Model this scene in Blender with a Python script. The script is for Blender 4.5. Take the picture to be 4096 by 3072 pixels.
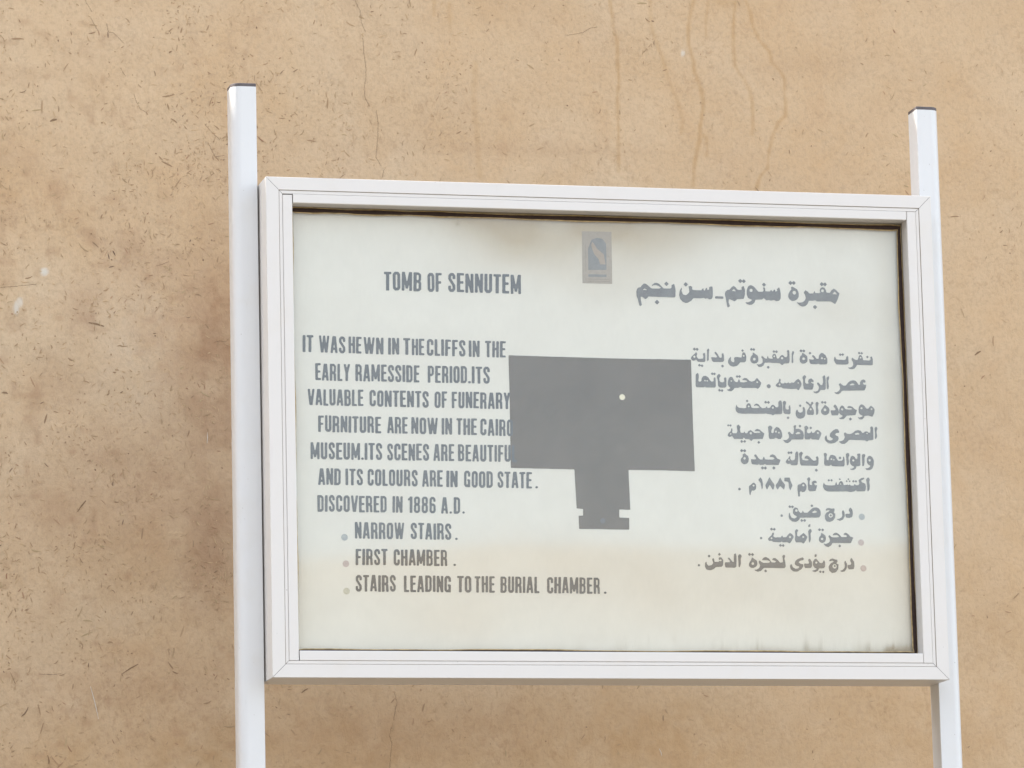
import bpy, math, random
import numpy as np
from mathutils import Matrix, Vector

random.seed(11)
rng = np.random.default_rng(11)
scene = bpy.context.scene
for o in list(bpy.data.objects):
    bpy.data.objects.remove(o)
COL = scene.collection

# ------------------------------------------------------------------ camera, sky, sun, exposure
ZB = 2.44                      # height of the notice box's lower edge above the ground
cam_data = bpy.data.cameras.new("camera")
cam_data.sensor_width = 36.0
cam_data.lens = 160.553
cam_data.clip_start = 0.1
cam_data.clip_end = 3000.0
cam = bpy.data.objects.new("camera", cam_data)
COL.objects.link(cam)
RX = Vector((0.97174156, -0.23493813, -0.02285653))
RY = Vector((0.01840585, 0.17195118, -0.98493351))
RZ = Vector((0.23532865, 0.95668013, 0.17141635))
mw = Matrix((RX, -RY, -RZ)).transposed().to_4x4()
mw.translation = Vector((-1.42568594, -7.5294223, -0.8398954 + ZB))
cam.matrix_world = mw
scene.camera = cam

SUN_DIR = Vector((-0.60, 0.33, 0.73)).normalized()      # towards the sun: behind the wall, to the left
sun_el = math.asin(SUN_DIR.z)
sun_az = math.atan2(SUN_DIR.x, SUN_DIR.y)
world = bpy.data.worlds.new("World")
scene.world = world
world.use_nodes = True
wn = world.node_tree
bg = wn.nodes["Background"]
sky = wn.nodes.new("ShaderNodeTexSky")
sky.sky_type = 'NISHITA'
sky.sun_disc = False
sky.sun_elevation = sun_el
sky.sun_rotation = sun_az
sky.dust_density = 1.5
sky.air_density = 1.0
sky.ozone_density = 0.3
hz = wn.nodes.new("ShaderNodeHueSaturation")        # dusty desert air: a whitish sky
hz.inputs["Saturation"].default_value = 0.48
wn.links.new(sky.outputs[0], hz.inputs["Color"])
wn.links.new(hz.outputs[0], bg.inputs[0])
bg.inputs[1].default_value = 0.15

sl = bpy.data.lights.new("sun", 'SUN')
sl.energy = 3.6
sl.angle = math.radians(0.53)
sl.color = (1.0, 0.955, 0.88)
sun = bpy.data.objects.new("sun", sl)
sun.rotation_euler = SUN_DIR.to_track_quat('Z', 'Y').to_euler()
sun.location = (-5, 5, 12)
COL.objects.link(sun)

scene.view_settings.view_transform = 'Standard'
scene.view_settings.look = 'None'
scene.view_settings.exposure = 2.1
scene.view_settings.gamma = 1.0
scene.cycles.max_bounces = 10
scene.cycles.diffuse_bounces = 5
scene.cycles.transparent_max_bounces = 12

# ------------------------------------------------------------------ helpers
def link(name, me, parent=None, mats=(), loc=(0, 0, 0)):
    o = bpy.data.objects.new(name, me)
    COL.objects.link(o)
    for m in mats:
        me.materials.append(m)
    if parent is not None:
        o.parent = parent
    o.location = loc
    return o

def mesh(name, verts, faces, smooth=False):
    me = bpy.data.meshes.new(name)
    me.from_pydata([tuple(v) for v in verts], [], [tuple(f) for f in faces])
    me.validate()
    if smooth:
        me.polygons.foreach_set("use_smooth", [True] * len(me.polygons))
    me.update()
    return me

class Nodes:
    def __init__(self, name):
        self.m = bpy.data.materials.new(name)
        self.m.use_nodes = True
        self.t = self.m.node_tree
        self.p = self.t.nodes["Principled BSDF"]
        self.out = self.t.nodes["Material Output"]
    def n(self, kind, **kw):
        x = self.t.nodes.new(kind)
        for k, v in kw.items():
            setattr(x, k, v)
        return x
    def l(self, a, b):
        self.t.links.new(a, b)
    def noise(self, scale, detail=4, rough=.55, vec=None, dist=0.0):
        x = self.n("ShaderNodeTexNoise")
        x.inputs["Scale"].default_value = scale
        x.inputs["Detail"].default_value = detail
        x.inputs["Roughness"].default_value = rough
        x.inputs["Distortion"].default_value = dist
        if vec is not None:
            self.l(vec, x.inputs["Vector"])
        return x
    def ramp(self, src, stops):
        r = self.n("ShaderNodeValToRGB")
        e = r.color_ramp.elements
        while len(e) < len(stops):
            e.new(0.5)
        for el, (p, c) in zip(e, stops):
            el.position = p
            el.color = (c, c, c, 1) if not isinstance(c, tuple) else (*c, 1)
        self.l(src, r.inputs[0])
        return r
    def mix(self, fac, a, b, mode='MIX'):
        x = self.n("ShaderNodeMix", data_type='RGBA', blend_type=mode)
        for v, i in ((fac, 0), (a, 6), (b, 7)):
            if isinstance(v, (int, float)):
                x.inputs[i].default_value = v
            elif isinstance(v, tuple):
                x.inputs[i].default_value = (*v, 1)
            else:
                self.l(v, x.inputs[i])
        return x.outputs[2]
    def math(self, op, a, b=0.0):
        x = self.n("ShaderNodeMath", operation=op)
        for v, i in ((a, 0), (b, 1)):
            if isinstance(v, (int, float)):
                x.inputs[i].default_value = v
            else:
                self.l(v, x.inputs[i])
        return x.outputs[0]
    def bump(self, height, strength, dist):
        b = self.n("ShaderNodeBump")
        b.inputs["Strength"].default_value = strength
        b.inputs["Distance"].default_value = dist
        self.l(height, b.inputs["Height"])
        self.l(b.outputs[0], self.p.inputs["Normal"])
    def coord(self, scale=(1, 1, 1)):
        c = self.n("ShaderNodeTexCoord")
        mp = self.n("ShaderNodeMapping")
        mp.inputs["Scale"].default_value = scale
        self.l(c.outputs["Object"], mp.inputs[0])
        return mp.outputs[0]

def plain(name, col, rough=.6, spec=.4, var=.0, scale=30):
    k = Nodes(name)
    k.p.inputs["Roughness"].default_value = rough
    k.p.inputs["Specular IOR Level"].default_value = spec
    if var:
        nz = k.noise(scale, 5, .6, k.coord())
        r = k.ramp(nz.outputs[0], [(.3, tuple(c * (1 - var) for c in col)), (.7, tuple(min(1, c * (1 + var * .5)) for c in col))])
        k.l(r.outputs[0], k.p.inputs["Base Color"])
    else:
        k.p.inputs["Base Color"].default_value = (*col, 1)
    return k.m

# ------------------------------------------------------------------ traced shapes, in tenths of a millimetre on the panel and on the wall
LATIN = [[('TOMB',2119,6758,2785,6757,2125,7089,2792,7091),('OF',2889,6757,3142,6757,2895,7091,3149,7092),('SENNUTEM',3253,6756,4557,6754,3260,7092,4565,7096)],[('IT',673,5648,860,5646,677,5943,865,5942),('WAS',959,5645,1422,5642,964,5941,1427,5936),('HE',1477,5642,1705,5640,1482,5935,1711,5933),('WN',1739,5640,2093,5637,1744,5933,2098,5929),('IN',2172,5636,2368,5635,2178,5929,2373,5927),('T',2441,5634,2561,5634,2447,5926,2567,5925),('HE',2591,5633,2811,5632,2597,5924,2816,5922),('CLIFFS',2854,5631,3541,5626,2860,5922,3548,5915),('IN',3597,5626,3792,5624,3604,5914,3799,5913),('THE',3889,5624,4255,5621,3895,5912,4262,5908)],[('EARLY',886,5160,1495,5158,891,5455,1500,5455),('RAMESSIDE',1588,5158,2717,5156,1593,5455,2723,5454),('PERIOD',2861,5156,3561,5155,2867,5454,3568,5454),('.',3577,5155,3625,5155,3584,5454,3632,5454),('ITS',3641,5155,3963,5154,3648,5454,3969,5454)],[('VALUABLE',747,4725,1723,4722,752,5008,1728,5007),('CONTENTS',1826,4722,2872,4719,1831,5007,2878,5007),('OF',2972,4719,3195,4719,2978,5006,3202,5006),('FUNERARY',3275,4719,4314,4716,3282,5006,4321,5006)],[('FURNITURE',921,4265,2024,4258,926,4551,2029,4546),('ARE',2131,4258,2490,4256,2136,4546,2496,4544),('NOW',2554,4255,3022,4253,2560,4544,3028,4542),('IN',3088,4252,3272,4251,3094,4542,3278,4541),('THE',3347,4251,3712,4249,3354,4541,3718,4539),('CAIRO',3772,4248,4354,4245,3778,4539,4361,4536)],[('MUSEUM',782,3789,1649,3790,786,4082,1654,4084),('.',1667,3790,1712,3790,1672,4084,1718,4084),('ITS',1726,3790,2035,3790,1732,4084,2040,4084),('SCENES',2118,3790,2859,3791,2124,4084,2865,4085),('ARE',2933,3791,3302,3792,2939,4085,3308,4086),('BEAUTIFUL',3366,3792,4413,3793,3372,4086,4420,4088)],[('AND',907,3349,1304,3348,911,3636,1309,3635),('ITS',1383,3347,1691,3346,1388,3634,1696,3633),('COLOURS',1768,3346,2651,3342,1773,3633,2657,3629),('ARE',2725,3342,3089,3341,2731,3629,3095,3627),('IN',3153,3340,3352,3340,3159,3627,3358,3626),('GOOD',3462,3339,3977,3337,3468,3626,3984,3624),('STATE',4056,3337,4668,3334,4062,3623,4675,3621),('.',4728,3334,4772,3334,4735,3621,4779,3620)],[('DISCOVERED',886,2887,2100,2881,891,3173,2105,3167),('IN',2197,2881,2374,2880,2202,3167,2380,3166),('1886',2471,2879,2960,2877,2477,3165,2966,3163),('A',3049,2877,3175,2876,3055,3163,3181,3162),('.',3200,2876,3242,2876,3206,3162,3248,3162),('D',3272,2876,3390,2875,3278,3162,3396,3161),('.',3426,2875,3468,2875,3432,3161,3474,3161)],[('NARROW',1531,2427,2396,2425,1536,2714,2401,2710),('STAIRS',2507,2425,3221,2423,2512,2709,3227,2706),('.',3288,2423,3332,2423,3294,2706,3338,2705)],[('FIRST',1537,1973,2094,1971,1542,2253,2099,2251),('CHAMBER',2199,1971,3142,1968,2204,2251,3148,2247),('.',3248,1968,3292,1968,3253,2247,3298,2247)],[('STAIRS',1529,1519,2232,1517,1534,1804,2237,1802),('LEADING',2370,1517,3196,1516,2376,1802,3202,1800),('TO',3305,1515,3555,1515,3311,1800,3561,1799),('THE',3611,1515,3968,1514,3617,1799,3974,1799),('BURIAL',4066,1514,4757,1513,4072,1798,4764,1797),('CHAMBER',4892,1513,5835,1511,4899,1796,5843,1794),('.',5903,1511,5948,1511,5911,1794,5956,1794)]]
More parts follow.
